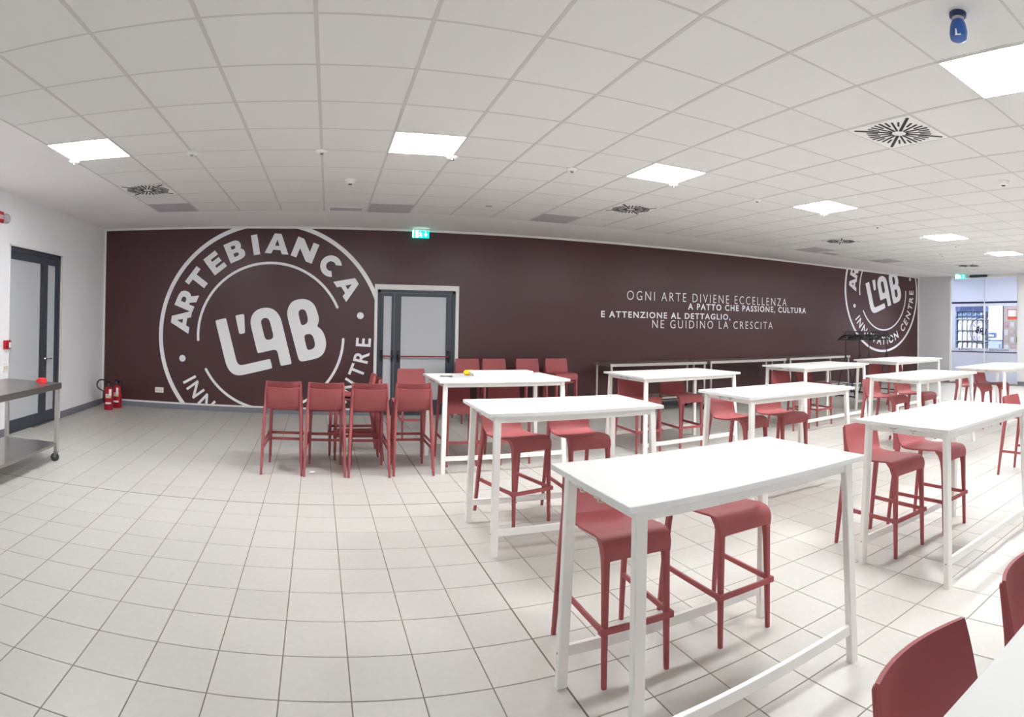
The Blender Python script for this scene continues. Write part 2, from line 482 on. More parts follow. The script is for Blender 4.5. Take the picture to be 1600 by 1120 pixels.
bm = new(); tube(bm, [(xd+0.025, 7.62, 0.93), (xd+0.034, 7.62, 0.93)], 0.026, 16); tube(bm, [(xd+0.03, 7.62, 0.93), (xd+0.075, 7.62, 0.93), (xd+0.08, 7.635, 0.93), (xd+0.08, 7.74, 0.925)], 0.009, 8); tube(bm, [(xd+0.025, 7.62, 0.84), (xd+0.040, 7.62, 0.84)], 0.020, 14)
h_ = obj('door_handle', bm, 'silver', f2, True)
bm = new(); box(bm, (XL-0.10, DL1-0.001, 0), (XL+0.006, DL1+0.02, DLT+0.02)); box(bm, (XL-0.10, DL0-0.02, 0), (XL+0.006, DL0+0.001, DLT+0.02)); box(bm, (XL-0.10, DL0-0.02, DLT), (XL+0.006, DL1+0.02, DLT+0.02)); obj('door_lining', bm, 'white_trim', d1)

# ---- double fire door in the back wall
yd = YB+0.06
bm = new()
for a, b in (((DX0+0.045, 0), (DX0+0.10, DT-0.08)), ((DX1-0.10, 0), (DX1-0.05, DT-0.08)), ((DX0+0.045, DT-0.13), (DX1-0.05, DT-0.08)), ((DX0+0.045, 0), (DX1-0.05, 0.012))):
    box(bm, (a[0], yd-0.04, a[1]), (b[0], yd+0.04, b[1]), 0.003)
d2 = struct('door_2', bm, 'anthracite')
g1 = leaf(d2, 'x', DX0+0.103, 1.085, 0.016, DT-0.133, yd, (0.05, 0.045), 0.055, 0.24, th=0.06)
g2 = leaf(d2, 'x', 1.09, DX1-0.103, 0.016, DT-0.133, yd, (0.11, 0.10), 0.055, 0.24, th=0.06)
bm = new()
box(bm, (DX0-0.005, YB-0.018, 0), (DX0+0.045, YB+0.10, DT-0.08)); box(bm, (DX1-0.05, YB-0.018, 0), (DX1+0.005, YB+0.10, DT-0.08)); box(bm, (DX0-0.005, YB-0.018, DT-0.08), (DX1+0.005, YB+0.10, DT+0.005))
obj('door_lining', bm, 'white_trim', d2)
def pushbar(par, x0, x1, z):
    bm = new(); tube(bm, [(x0+0.02, yd-0.11, z), (x1-0.02, yd-0.11, z)], 0.012, 10); pb = obj('push_bar', bm, 'red_bar', par, True)
    for x in (x0, x1):
        b = new(); box(b, (x-0.022, yd-0.055, z-0.10), (x+0.022, yd-0.03, z+0.10), 0.006); box(b, (x-0.018, yd-0.125, z-0.022), (x+0.018, yd-0.03, z+0.022), 0.006); obj('bar_bracket', b, 'black', pb)
pushbar(g1, DX0+0.125, 1.06, 0.985)
pushbar(g2, 1.165, DX1-0.155, 0.985)

# ---- glass entrance in the right wall
bm = new()
xg = XR+0.06
box(bm, (xg-0.03, GY0, 3.02), (xg+0.03, GY1, H)); box(bm, (xg-0.03, GY0, 0), (xg+0.03, GY0+0.03, 3.02)); box(bm, (xg-0.03, GY1-0.03, 0), (xg+0.03, GY1, 3.02))
d3 = struct('door_3', bm, 'white_trim')
ZT, ZH, ZW0, ZB = 2.335, 2.20, 1.0, 0.875
ym = 7.585
for a, b in ((GY0+0.035, ym-0.012), (ym+0.012, GY1-0.035)):
    bm = new(); box(bm, (xg-0.006, a, 0.02), (xg+0.006, b, 3.015)); g = obj('glass_leaf', bm, 'glass', d3)
    bm = new(); box(bm, (xg-0.009, a, ZT), (xg-0.006, b, 3.015)); obj('frosted_film', bm, 'frost', g)
    bm = new(); box(bm, (xg-0.009, a, 0.02), (xg-0.006, b, ZB)); obj('frosted_film', bm, 'frost', g)
    bm = new(); box(bm, (xg-0.009, a, ZH), (xg-0.006, b, ZT-0.05)); box(bm, (xg-0.009, a, ZB+0.03), (xg-0.006, b, ZW0))
    if a > 7: box(bm, (xg-0.009, b-0.11, ZW0), (xg-0.006, b, ZH)); box(bm, (xg-0.009, a, 1.95), (xg-0.006, a+0.03, ZH))
    obj('frosted_film', bm, 'frost', g)
    bm = new(); box(bm, (xg-0.014, a, ZT-0.05), (xg-0.005, b, ZT)); obj('rail', bm, 'graphic', g)
    bm = new(); box(bm, (xg-0.014, a, ZB), (xg-0.005, b, ZB+0.03)); obj('rail', bm, 'graphic', g)
bm = new(); box(bm, (xg-0.03, ym-0.012, 0.0), (xg+0.012, ym+0.012, 3.02)); obj('lit_gap_strip', bm, 'white_plastic', d3)  # shop light glowing through the gap, put into a white strip's colour
bm = new(); box(bm, (xg-0.16, ym-0.10, 3.03), (xg-0.03, ym+0.42, 3.095), 0.01); obj('door_closer', bm, 'anthracite', d3)
def glass_text(s, y0, y1, z0, z1, par):
    bm = fit_text(s, y0, y1, z0, z1, 0.01, 0.002, 1.3)    # read from the shop side, so mirrored from here
    for v in bm.verts: v.co = Vector((xg-0.011+v.co.z, v.co.x, v.co.y))
    o = obj('lettering', bm, 'graphic', par); return o
glass_text('CENTRE', 7.98, 8.42, 0.925, 0.985, d3)
glass_text('INNOVATION', 6.83, 7.42, 0.925, 0.985, d3)

# ---- shop behind the glass
bm = new()
SX = XR+4.0
box(bm, (SX, 4.0, 0), (SX+0.1, 13.0, H)); struct('wall_shop', bm, 'shop_wall')
bm = new(); box(bm, (XR+T, 12.2, 0), (SX, 12.3, H)); box(bm, (XR+T, 5.0, 0), (SX, 5.1, H)); struct('wall_shop_side', bm, 'shop_wall')
bm = new(); box(bm, (XR+T, 5.0, H-0.02), (SX, 12.3, H+0.08)); struct('ceiling_shop', bm, 'shop_wall')
bm = new(); box(bm, (XR+T, YB+0.2, -0.08), (SX, 12.3, 0.0)); struct('floor_shop', bm, 'floor')

# ================================================================== CEILING FITTINGS
def led_panel(i, j, label):
    t = thing('ceiling_light', label, 'ceiling light', (gx(i+0.5), gy(j+0.5), H), group='square LED panels in the ceiling')
    bm = new()
    for a, b in (((-0.297, -0.297), (0.297, -0.289)), ((-0.297, 0.289), (0.297, 0.297)), ((-0.297, -0.289), (-0.289, 0.289)), ((0.289, -0.289), (0.297, 0.289))):
        box(bm, (a[0], a[1], -0.004), (b[0], b[1], 0.012))
    obj('frame', bm, 'white_plastic', t)
    bm = new(); box(bm, (-0.289, -0.289, -0.002), (0.289, 0.289, 0.008)); obj('diffuser', bm, 'led', t)
LL = {(-4, 3): 'lit square ceiling panel at the far left, above the doorway in the white wall',
      (1, 3): 'lit square ceiling panel in front of the back door, second from the left',
      (5, 3): 'lit square ceiling panel third from the left in the far row of lights',
      (9, 3): 'lit square ceiling panel fourth from the left in the far row of lights',
      (14, 3): 'lit square ceiling panel fifth from the left in the far row of lights',
      (18, 3): 'lit square ceiling panel farthest away, near the glass entrance',
      (5, -3): 'large lit square ceiling panel beside the blue socket, top right corner'}
for i, j in LIGHTS: led_panel(i, j, LL.get((i, j), 'lit square ceiling panel outside the picture'))

def vent(i, j, label):
    t = thing('air_diffuser', label, 'ceiling vent', (gx(i+0.5), gy(j+0.5), H), group='square swirl air diffusers in the ceiling')
    bm = new(); box(bm, (-0.29, -0.29, 0.006), (0.29, 0.29, 0.012)); obj('dark_back', bm, 'grille_dark', t)
    # white plate with radial slots: annular blades between the slots
    bm = new()
    slots = []
    for k in range(32):
        a = 2*math.pi*k/32
        if k % 8 == 4: r0, r1, w = 0.055, 0.352, 0.024
        elif k % 4 == 0: r0, r1, w = 0.055, 0.262, 0.019
        elif k % 4 == 2: r0, r1, w = 0.06, 0.25, 0.016
        else: r0, r1, w = 0.165, 0.255, 0.016
        slots.append((a, r0, r1, w))
    box(bm, (-0.288, -0.288, -0.002), (0.288, 0.288, 0.004))
    obj('plate', bm, 'white_plastic', t)
    for a, r0, r1, w in slots:
        b = new(); box(b, (r0, -w/2, -0.0045), (r1, w/2, -0.001)); bmesh.ops.rotate(b, verts=b.verts, cent=(0, 0, 0), matrix=Matrix.Rotation(a, 3, 'Z')); obj('slot', b, 'grille_dark', t)
vent(6, -1, 'white swirl air diffuser with dark slots, the large near one at upper right')
vent(-4, 6, 'white swirl air diffuser with dark slots at the far left of the ceiling')
vent(6, 6, 'white swirl air diffuser with dark slots, in the middle near the brown wall')
vent(13, 6, 'small looking white swirl air diffuser with dark slots, before the second round logo')
vent(21, 6, 'farthest white swirl air diffuser with dark slots, by the glass entrance')
for n, (i, j) in enumerate(SMALLV):
    t = thing('air_grille', ['narrow rectangular grey return grille above the left row of stools', 'narrow rectangular grey return grille far away, above the clothes rack'][n], 'ceiling vent', (gx(i)+0.30, gy(j)+0.42, H), group='rectangular return grilles')
    bm = new()
    for a, b in (((-0.24, -0.14), (0.24, -0.12)), ((-0.24, 0.12), (0.24, 0.14)), ((-0.24, -0.12), (-0.22, 0.12)), ((0.22, -0.12), (0.24, 0.12))): box(bm, (a[0], a[1], -0.006), (b[0], b[1], 0.004))
    obj('frame', bm, 'white_plastic', t)
    bm = new(); box(bm, (-0.22, -0.12, 0.0), (0.22, 0.12, 0.004)); obj('dark_back', bm, 'grille_dark', t)
    for k in range(9):
        y = -0.105+k*0.026; b = new(); box(b, (-0.22, y, -0.004), (0.22, y+0.012, 0.0)); obj('slat', b, 'grille_grey', t)
SL = ['on the corner of the leftmost lit panel', 'between the two leftmost lit panels', 'in line with the left round logo', 'on the corner of the second lit panel', 'left of the third lit panel', 'at the near corner of the third lit panel',
      'between the third and fourth lit panels', 'at the near corner of the fourth lit panel', 'right of the fourth lit panel', 'left of the fifth lit panel', 'right of the fifth lit panel', 'at the left corner of the farthest lit panel', 'beyond the farthest lit panel']
for k, s in enumerate(SL):
    t = thing('ceiling_sprinkler', 'small round white sprinkler rosette '+s, 'sprinkler', (gx(-4+2*k), gy(4), H), group='sprinkler rosettes along the ceiling grid')
    bm = new(); lathe(bm, [(0.056, 0.0), (0.055, -0.012), (0.044, -0.022), (0.022, -0.026)], n=20); obj('rosette', bm, 'white_plastic', t, True)
    bm = new(); lathe(bm, [(0.020, -0.022), (0.018, -0.028), (0.008, -0.030), (0.008, -0.034), (0.016, -0.036)], n=14); obj('nozzle', bm, 'silver', t, True)
for (x, y, l) in ((0.205, 6.47, 'white domed smoke detector above the left row of stools'), (10.52, 6.25, 'small white smoke detector far right, near the glass entrance'), (5.58, 2.58, 'pale grey smoke detector at the far right edge, right of the large air diffuser')):
    t = thing('smoke_detector', l, 'smoke detector', (x, y, H), group='smoke detectors')
    bm = new(); lathe(bm, [(0.062, 0.004), (0.062, -0.012), (0.055, -0.018)], n=24); obj('base', bm, 'white_plastic', t, True)
    bm = new(); lathe(bm, [(0.050, -0.016), (0.048, -0.034), (0.030, -0.046)], n=24); obj('head', bm, 'white_plastic', t, True)
    bm = new(); lathe(bm, [(0.026, -0.044), (0.018, -0.052), (0.006, -0.053)], n=16); obj('sensor_cap', bm, 'black' if x < 6 else 'grille_grey', t, True)
bm = new(); lathe(bm, [(0.045, 0.003), (0.045, -0.004), (0.02, -0.008)], (2.054, 7.511, H), 20); tag(obj('ceiling_speaker', bm, 'grille_grey', None, True), 'tiny flat grey disc in a ceiling tile near the brown wall', 'sensor')
# blue socket hanging under the ceiling
t = thing('ceiling_socket', 'blue industrial power socket with hinged lid hanging from the ceiling', 'power socket', (2.50, 1.405, H))
bm = new(); lathe(bm, [(0.042, 0.003), (0.042, -0.014), (0.030, -0.020)], n=24); obj('mounting_flange', bm, 'blue_dark', t, True)
bm = new(); lathe(bm, [(0.030, -0.014), (0.030, -0.055), (0.036, -0.060)], n=20); obj('barrel', bm, 'grille_grey', t, True)
bm = new(); tube(bm, [(0, 0, -0.045), (-0.004, -0.004, -0.065), (-0.010, -0.010, -0.100), (-0.012, -0.012, -0.128), (-0.013, -0.013, -0.136)], [0.034, 0.040, 0.044, 0.040, 0.026], 20); obj('plug_body', bm, 'blue_plastic', t, True)
bm = new(); box(bm, (0.026, -0.012, -0.10), (0.048, 0.012, -0.055), 0.004); obj('lid_hinge', bm, 'blue_plastic', t)
bm = new(); box(bm, (-0.013, -0.055, -0.128), (0.015, -0.040, -0.098), 0.001, Matrix.Rotation(math.radians(-60), 4, 'Z')); obj('rating_label', bm, 'white_plastic', t)

# ================================================================== WALL GRAPHICS
YD = YB-0.003
def to_wall(bm, cx, cz, s=1.0, ang=0.0):
    c, q = math.cos(ang), math.sin(ang)
    for v in bm.verts:
        x, y, z = v.co*1.0
        v.co = Vector((cx+(c*x-q*y)*s, YB-0.001-abs(z)*1.0, cz+(q*x+c*y)*s))
def clip(bm, x0, x1, z0, z1):
    for co, no in (((x0, 0, 0), (-1, 0, 0)), ((x1, 0, 0), (1, 0, 0)), ((0, 0, z0), (0, 0, -1)), ((0, 0, z1), (0, 0, 1))):
        bmesh.ops.bisect_plane(bm, geom=bm.verts[:]+bm.edges[:]+bm.faces[:], plane_co=co, plane_no=no, clear_outer=True)
    return bm
GLYPH = {"L":[[[-0.494,0.127],[-0.487,0.132],[-0.407,0.153],[-0.397,0.151],[-0.394,0.142],[-0.299,-0.214],[-0.289,-0.241],[-0.271,-0.26],[-0.248,-0.265],[0.001,-0.201],[0.008,-0.204],[0.027,-0.274],[0.021,-0.286],[-0.25,-0.355],[-0.297,-0.355],[-0.34,-0.335],[-0.372,-0.297],[-0.392,-0.252]]],"apostrophe":[[[-0.312,0.174],[-0.307,0.18],[-0.241,0.194],[-0.233,0.188],[-0.222,0.028],[-0.228,0.022],[-0.266,0.012],[-0.276,0.018]]],"A":[[[-0.108,-0.148],[-0.172,0.091],[-0.176,0.136],[-0.164,0.183],[-0.134,0.221],[-0.092,0.245],[-0.039,0.254],[0.015,0.247],[0.058,0.217],[0.085,0.18],[0.101,0.142],[0.2,-0.236],[0.193,-0.242],[0.111,-0.26],[0.099,-0.253],[0.066,-0.111],[-0.096,-0.153]],[[-0.039,-0.039],[-0.08,0.115],[-0.08,0.135],[-0.067,0.156],[-0.041,0.164],[-0.018,0.157],[-0.002,0.133],[0.039,-0.02]]],"B":[[[0.275,-0.215],[0.258,-0.196],[0.154,0.173],[0.151,0.226],[0.164,0.272],[0.193,0.311],[0.235,0.33],[0.284,0.337],[0.334,0.33],[0.376,0.303],[0.403,0.265],[0.427,0.194],[0.434,0.156],[0.428,0.121],[0.417,0.097],[0.448,0.076],[0.475,0.043],[0.495,-0.01],[0.502,-0.063],[0.493,-0.116],[0.468,-0.158],[0.434,-0.181],[0.389,-0.196],[0.302,-0.217]],[[0.277,0.1],[0.252,0.198],[0.252,0.225],[0.267,0.241],[0.285,0.245],[0.308,0.238],[0.322,0.214],[0.336,0.161],[0.331,0.127],[0.311,0.11]],[[0.334,-0.117],[0.301,0.017],[0.35,0.029],[0.377,0.018],[0.393,-0.019],[0.404,-0.065],[0.395,-0.095],[0.372,-0.109]]]}
def arc(bm, r0, r1, a0, a1, n, depth=0.002, caps=False):
    pts = []
    if caps:
        rm, hw = (r0+r1)/2, (r1-r0)/2; ext = math.degrees(hw/rm)
        seq = [(a0-ext*math.cos(math.radians(t)), max(0.02, math.sin(math.radians(t)))) for t in (4, 25, 50, 75)]+[(a0+(a1-a0)*k/n, 1.0) for k in range(n+1)]+[(a1+ext*math.cos(math.radians(t)), max(0.02, math.sin(math.radians(t)))) for t in (75, 50, 25, 4)]
        for a, w in seq:
            a = math.radians(a); p, q2 = rm-hw*w, rm+hw*w; pts.append((p*math.cos(a), p*math.sin(a), q2*math.cos(a), q2*math.sin(a)))
    else:
      for k in range(n+1):
        a = math.radians(a0+(a1-a0)*k/n); pts.append((r0*math.cos(a), r0*math.sin(a), r1*math.cos(a), r1*math.sin(a)))
    rows = [[bm.verts.new((p[0], p[1], 0)), bm.verts.new((p[2], p[3], 0)), bm.verts.new((p[2], p[3], depth)), bm.verts.new((p[0], p[1], depth))] for p in pts]
    for a, b in zip(rows[:-1], rows[1:]):
        for i in range(4): bm.faces.new((a[i], b[i], b[(i+1) % 4], a[(i+1) % 4]))
    if a1-a0 < 359: bm.faces.new(rows[0]); bm.faces.new(list(reversed(rows[-1])))
def disc(bm, cx, cy, r, depth=0.002, n=24):
    rings = [[(cx+r*math.cos(2*math.pi*k/n), cy+r*math.sin(2*math.pi*k/n), z) for k in range(n)] for z in (0, depth)]
    loft(bm, rings)
HEAVY = {
 'A': (1.18, [[(0,0),(.33,0),(.405,.19),(.775,.19),(.85,0),(1.18,0),(.76,1),(.42,1)],[(.48,.40),(.59,.70),(.70,.40)]]),
 'R': (.90, [[(0,0),(.31,0),(.31,.30),(.40,.30),(.55,0),(.92,0),(.72,.36),(.81,.43),(.87,.53),(.89,.66),(.86,.80),(.77,.92),(.63,.98),(.48,1),(0,1)],[(.31,.53),(.31,.77),(.47,.77),(.55,.74),(.58,.65),(.55,.56),(.47,.53)]]),
 'T': (.98, [[(.335,0),(.645,0),(.645,.74),(.98,.74),(.98,1),(0,1),(0,.74),(.335,.74)]]),
 'E': (.77, [[(0,0),(.77,0),(.77,.25),(.30,.25),(.30,.38),(.71,.38),(.71,.62),(.30,.62),(.30,.75),(.76,.75),(.76,1),(0,1)]]),
 'B': (.88, [[(0,0),(.52,0),(.70,.03),(.83,.11),(.88,.26),(.85,.40),(.74,.51),(.80,.60),(.83,.73),(.78,.88),(.66,.97),(.50,1),(0,1)],[(.30,.22),(.30,.40),(.46,.40),(.54,.37),(.56,.31),(.54,.25),(.46,.22)],[(.30,.61),(.30,.78),(.44,.78),(.51,.75),(.53,.695),(.51,.64),(.44,.61)]]),
 'I': (.32, [[(0,0),(.32,0),(.32,1),(0,1)]]),
 'N': (1.12, [[(0,0),(.30,0),(.30,.50),(.80,0),(1.12,0),(1.12,1),(.82,1),(.82,.50),(.32,1),(0,1)]]),
 'C': (1.06, [[(.54+.53*math.cos(math.radians(a)), .5+.53*math.sin(math.radians(a))) for a in range(44, 317, 8)]+[(.54+.24*math.cos(math.radians(a)), .5+.24*math.sin(math.radians(a))) for a in range(316, 43, -12)]])}
def logo(cx, cz, R, lim, label, rot=0.0, m='vinyl', bold=0.045, thin=False):
    t = thing('wall_logo', label, 'wall logo', (cx, YB, cz), group=None)
    def add(name, bm, s=R, ang=0.0, dx=0.0, dz=0.0):
        for v in bm.verts:
            c, q = math.cos(ang+rot), math.sin(ang+rot); x, y, z = v.co
            v.co = Vector((cx+(dx+c*x-q*y)*s, YB-0.001-z, cz+(dz+q*x+c*y)*s))
        clip(bm, *lim)
        if len(bm.faces) == 0: bm.free(); return
        for v in bm.verts: v.co -= Vector((cx, YB, cz))
        if 'ring' in name or 'arc' in name:
            for b_ in islands(bm): obj(name, b_, m, t)
        else: obj(name, bm, m, t)
    bm = new(); arc(bm, 0.983, 1.020, 0, 360, 200); add('outer_ring', bm)
    bm = new(); arc(bm, 0.6395, 0.6625, 24.2, 184.2, 90, caps=True); add('inner_arc', bm)
    bm = new(); arc(bm, 0.6395, 0.6625, -151.5, -1.2, 90, caps=True); add('inner_arc', bm)
    for a in (-164.5, 13.9):
        bm = new(); disc(bm, 0.823*math.cos(math.radians(a)), 0.823*math.sin(math.radians(a)), 0.0300); add('dot', bm)
    for k, lp in GLYPH.items():
        bm = new(); poly_fill(bm, [smooth_loop(l, 2) for l in lp], 0.002); add('letter' if k != 'apostrophe' else 'apostrophe', bm)
    for ch, a in zip('ARTEBIANCA', (171.5, 158, 143, 128, 113.3, 100, 86.4, 68.8, 50, 33.4)):
        w, lps = HEAVY[ch]; bm = new(); poly_fill(bm, lps, 0.002)
        for v in bm.verts: v.co = Vector(((v.co.x-w/2)*0.180, 0.734+v.co.y*0.180, v.co.z))
        add('letter', bm, ang=math.radians(a-90))
    hb = bounds_h(0.018)
    for ch, a in zip('INNOVATIONCENTRE', (-150.4, -143.2, -132.5, -121.8, -111.6, -102, -93.5, -86.6, -78.8, -67.6, -51, -41.6, -31.5, -20.6, -11.5, -2.6)):
        bm = text_poly(ch, 1.0, 0.018); b = bounds(bm); k = 0.132/(hb[1]-hb[0])
        for v in bm.verts:
            x = (v.co.x-(b[0]+b[1])/2)*k*0.95; y = -0.897+(v.co.y-hb[0])*k; v.co = Vector((x, y, v.co.z+0.001))
        add('letter', bm, ang=math.radians(a+90))
    return t
ZC0, ZC1 = 0.113, H-0.035
logo(-0.975, 1.278, 1.870, (XL+0.03, DX0-0.005, ZC0, ZC1), 'huge white round logo painted on the brown wall left of the dark door')
logo(13.301, 2.59, 1.664, (9.0, XR-0.07, ZC0, ZC1), 'second white round logo at the far right end of the brown wall', math.radians(3.8))
q = thing('wall_quote', 'four lines of white Italian lettering on the middle of the brown wall', 'wall lettering', (7.4, YB, 1.85))
for s, x0, x1, z0, z1, off, sp in (('OGNI ARTE DIVIENE ECCELLENZA', 5.38, 9.53, 2.045, 2.215, -0.012, 1.35), ('A PATTO CHE PASSIONE, CULTURA', 6.78, 10.178, 1.893, 2.020, 0.022, 1.25),
                             ('E ATTENZIONE AL DETTAGLIO,', 4.84, 7.875, 1.703, 1.822, 0.022, 1.25), ('NE GUIDINO LA CRESCITA', 5.945, 9.10, 1.515, 1.672, -0.008, 1.35)):
    bm = fit_text(s, x0-7.4, x1-7.4, z0-1.85, z1-1.85, off, 0.002, sp)
    bmesh.ops.remove_doubles(bm, verts=bm.verts, dist=1e-6)
    for v in bm.verts: v.co = Vector((v.co.x, -0.0025-v.co.z, v.co.y))
    gl_ = sorted(((min(v.co.x for v in b.verts), max(v.co.x for v in b.verts), b) for b in islands(bm)), key=lambda r: r[0])
    ln = thing_part('text_line', q)
    for x0_, x1_, b in gl_: obj('letter', b, 'vinyl', ln)

# exit signs
def exit_sign(loc, rz, label):
    t = thing('exit_sign', label, 'exit sign', loc, rz, 'lit green exit signs')
    bm = new(); box(bm, (-0.145, -0.03, 0.122), (0.145, 0.03, 0.150), 0.004); obj('housing', bm, 'white_plastic', t)
    bm = new(); box(bm, (-0.14, -0.012, -0.0), (0.14, 0.012, 0.122), 0.003); obj('light_panel', bm, 'exit_green', t)
    for sy in (-1,):
        y0, y1 = -0.0155, -0.0125
        b = new(); box(b, (-0.138, y0, 0.004), (-0.115, y1, 0.118)); box(b, (-0.085, y0, 0.004), (-0.045, y1, 0.118)); obj('door_symbol', b, 'exit_white', t)
        # running figure
        b = new()
        def P(*pts): 
            vs = [(x, 0, z) for x, z in pts]; return vs
        for seg in (((-0.012, 0.078), (0.0, 0.05)), ((0.0, 0.05), (0.016, 0.034)), ((0.016, 0.034), (0.010, 0.012)), ((0.0, 0.05), (-0.016, 0.034)), ((-0.016, 0.034), (-0.034, 0.030)), ((-0.012, 0.078), (-0.030, 0.066)), ((-0.012, 0.078), (0.008, 0.070)), ((0.008, 0.070), (0.020, 0.076))):
            bar(b, (seg[0][0], -0.014, seg[0][1]), (seg[1][0], -0.014, seg[1][1]), 0.003, 0.010, (1, 0, 0.3) if abs(seg[0][0]-seg[1][0]) < 0.02 else (0, 0, 1))
        r = [[(-0.010+0.009*math.cos(2*math.pi*k/12), yy, 0.096+0.009*math.sin(2*math.pi*k/12)) for k in range(12)] for yy in (-0.0155, -0.0125)]; loft(b, r)
        obj('running_figure', b, 'exit_white', t)
        b = new()
        box(b, (0.072, y0, 0.055), (0.090, y1, 0.108))
        v = [b.verts.new(p) for p in ((0.050, y0, 0.062), (0.112, y0, 0.062), (0.081, y0, 0.018), (0.050, y1, 0.062), (0.112, y1, 0.062), (0.081, y1, 0.018))]
        b.faces.new((v[0], v[2], v[1])); b.faces.new((v[3], v[4], v[5])); b.faces.new((v[0], v[1], v[4], v[3])); b.faces.new((v[1], v[2], v[5], v[4])); b.faces.new((v[2], v[0], v[3], v[5]))
        obj('arrow', b, 'exit_white', t)
    return t
exit_sign((1.487, YB-0.10, H-0.15), 0, 'lit green exit sign with white arrow above the dark double door')
exit_sign((14.55, 8.05, H-0.15), math.radians(-62), 'small lit green exit sign hanging in front of the glass entrance')

# small things on the walls
def outlet(name, label, cat, x, y, z, rz, w=0.12, h=0.08, group=None):
    t = thing(name, label, cat, (x, y, z), rz, group)
    bm = new(); box(bm, (-w/2, -0.010, -h/2), (w/2, 0.0, h/2), 0.003); obj('plate', bm, 'white_plastic', t)
    bm = new()
    for k in (-1, 0, 1): box(bm, (k*w*0.27-0.012, -0.0125, -0.022), (k*w*0.27+0.012, -0.009, 0.022), 0.001)
    obj('module', bm, 'cream_label', t); return t
outlet('wall_socket', 'white rectangular power socket low on the brown wall, left of the round logo', 'wall socket', -2.857, YB, 0.308, 0, 0.15, 0.09)
outlet('light_switch', 'white light switch on the white wall below the red alarm button', 'light switch', XL, 6.47, 0.88, math.pi/2, 0.13, 0.10)
t = thing('alarm_button', 'red fire alarm button on the white wall left of the doorway', 'fire alarm', (XL, 6.47, 1.175), math.pi/2)
bm = new(); box(bm, (-0.065, -0.045, -0.055), (0.065, 0.0, 0.055), 0.006); obj('housing', bm, 'red_paint', t)
bm = new(); box(bm, (0.005, -0.049, -0.040), (0.050, -0.044, 0.030), 0.002); obj('press_plate', bm, 'white_plastic', t)
t = thing('alarm_siren', 'round grey and red alarm sounder high on the white wall', 'fire alarm', (XL, 6.36, 2.77), math.pi/2)
bm = new(); lathe(bm, [(0.062, 0.0), (0.062, 0.03), (0.045, 0.055), (0.02, 0.06)], n=24); bmesh.ops.rotate(bm, verts=bm.verts, cent=(0,0,0), matrix=Matrix.Rotation(math.radians(90), 3, 'X')); 
for v in bm.verts: v.co.x += 0.04
obj('sounder', bm, 'grille_grey', t, True)
bm = new(); box(bm, (-0.20, -0.035, -0.07), (-0.04, 0, 0.07), 0.006); obj('red_panel', bm, 'red_paint', t)
bm = new(); box(bm, (-0.19, -0.038, -0.025), (-0.05, -0.034, 0.03), 0.001); obj('legend_plate', bm, 'pink', t)

# ================================================================== FIRE EXTINGUISHERS
def extinguisher(x, y, rz, label, hose):
    t = thing('fire_extinguisher', label, 'fire extinguisher', (x, y, 0), rz, 'fire extinguishers in the corner')
    bm = new(); lathe(bm, [(0.066, 0.0), (0.075, 0.012), (0.075, 0.30), (0.068, 0.345), (0.045, 0.375), (0.022, 0.385), (0.020, 0.40)], n=24); cyl = obj('cylinder', bm, 'red_paint', t, True)
    for z, h, m in ((0.20, 0.07, 'cream_label'), (0.10, 0.03, 'paper')):
        bm = new()
        rr = 0.0762; n = 8
        rings = [[(r*math.cos(a), r*math.sin(a), zz) for r, zz in ((rr, z), (rr, z+h), (rr-0.0015, z+h), (rr-0.0015, z))] for a in [math.radians(-130+80*k/n) for k in range(n+1)]]
        loft(bm, rings); obj('label', bm, m, cyl)
    bm = new(); lathe(bm, [(0.024, 0.395), (0.024, 0.43), (0.018, 0.44)], n=14); box(bm, (-0.02, -0.03, 0.42), (0.02, 0.03, 0.445), 0.004); v_ = obj('valve', bm, 'black', t, True)
    bm = new(); bar(bm, (0, 0.02, 0.445), (0.0, -0.085, 0.485), 0.022, 0.008); bar(bm, (0, 0.02, 0.43), (0, -0.08, 0.425), 0.020, 0.008); obj('lever', bm, 'black', v_)
    bm = new(); tube(bm, [(0.0, -0.02, 0.425), (0.0, -0.045, 0.425)], 0.016, 12); obj('gauge', bm, 'silver', v_)
    if hose:
        pts = [(-0.02, 0, 0.43)]+[(-0.115+0.085*math.cos(math.radians(a)), -0.02, 0.415+0.085*math.sin(math.radians(a))) for a in range(30, 260, 20)]+[(-0.09, -0.03, 0.31), (-0.082, -0.04, 0.22)]
        bm = new(); tube(bm, pts, 0.011, 8); obj('hose', bm, 'black', t, True)
        bm = new(); tube(bm, [(-0.082, -0.04, 0.25), (-0.085, -0.04, 0.12)], [0.012, 0.022], 10); obj('nozzle', bm, 'black', t, True)
    else:
        bm = new(); tube(bm, [(0.02, 0, 0.43), (0.06, 0, 0.47), (0.085, 0, 0.40), (0.083, 0, 0.25)], 0.010, 8); obj('hose', bm, 'black', t, True)
    b = new(); box(b, (0.012, -0.084, 0.24), (0.055, -0.081, 0.35)); obj('tag', b, 'paper', t)
extinguisher(-3.575, 9.24, 0.25, 'red fire extinguisher with a looped black hose in the corner, the left one', True)
extinguisher(-3.515, 9.50, -0.1, 'red fire extinguisher standing just behind and right of the other', False)
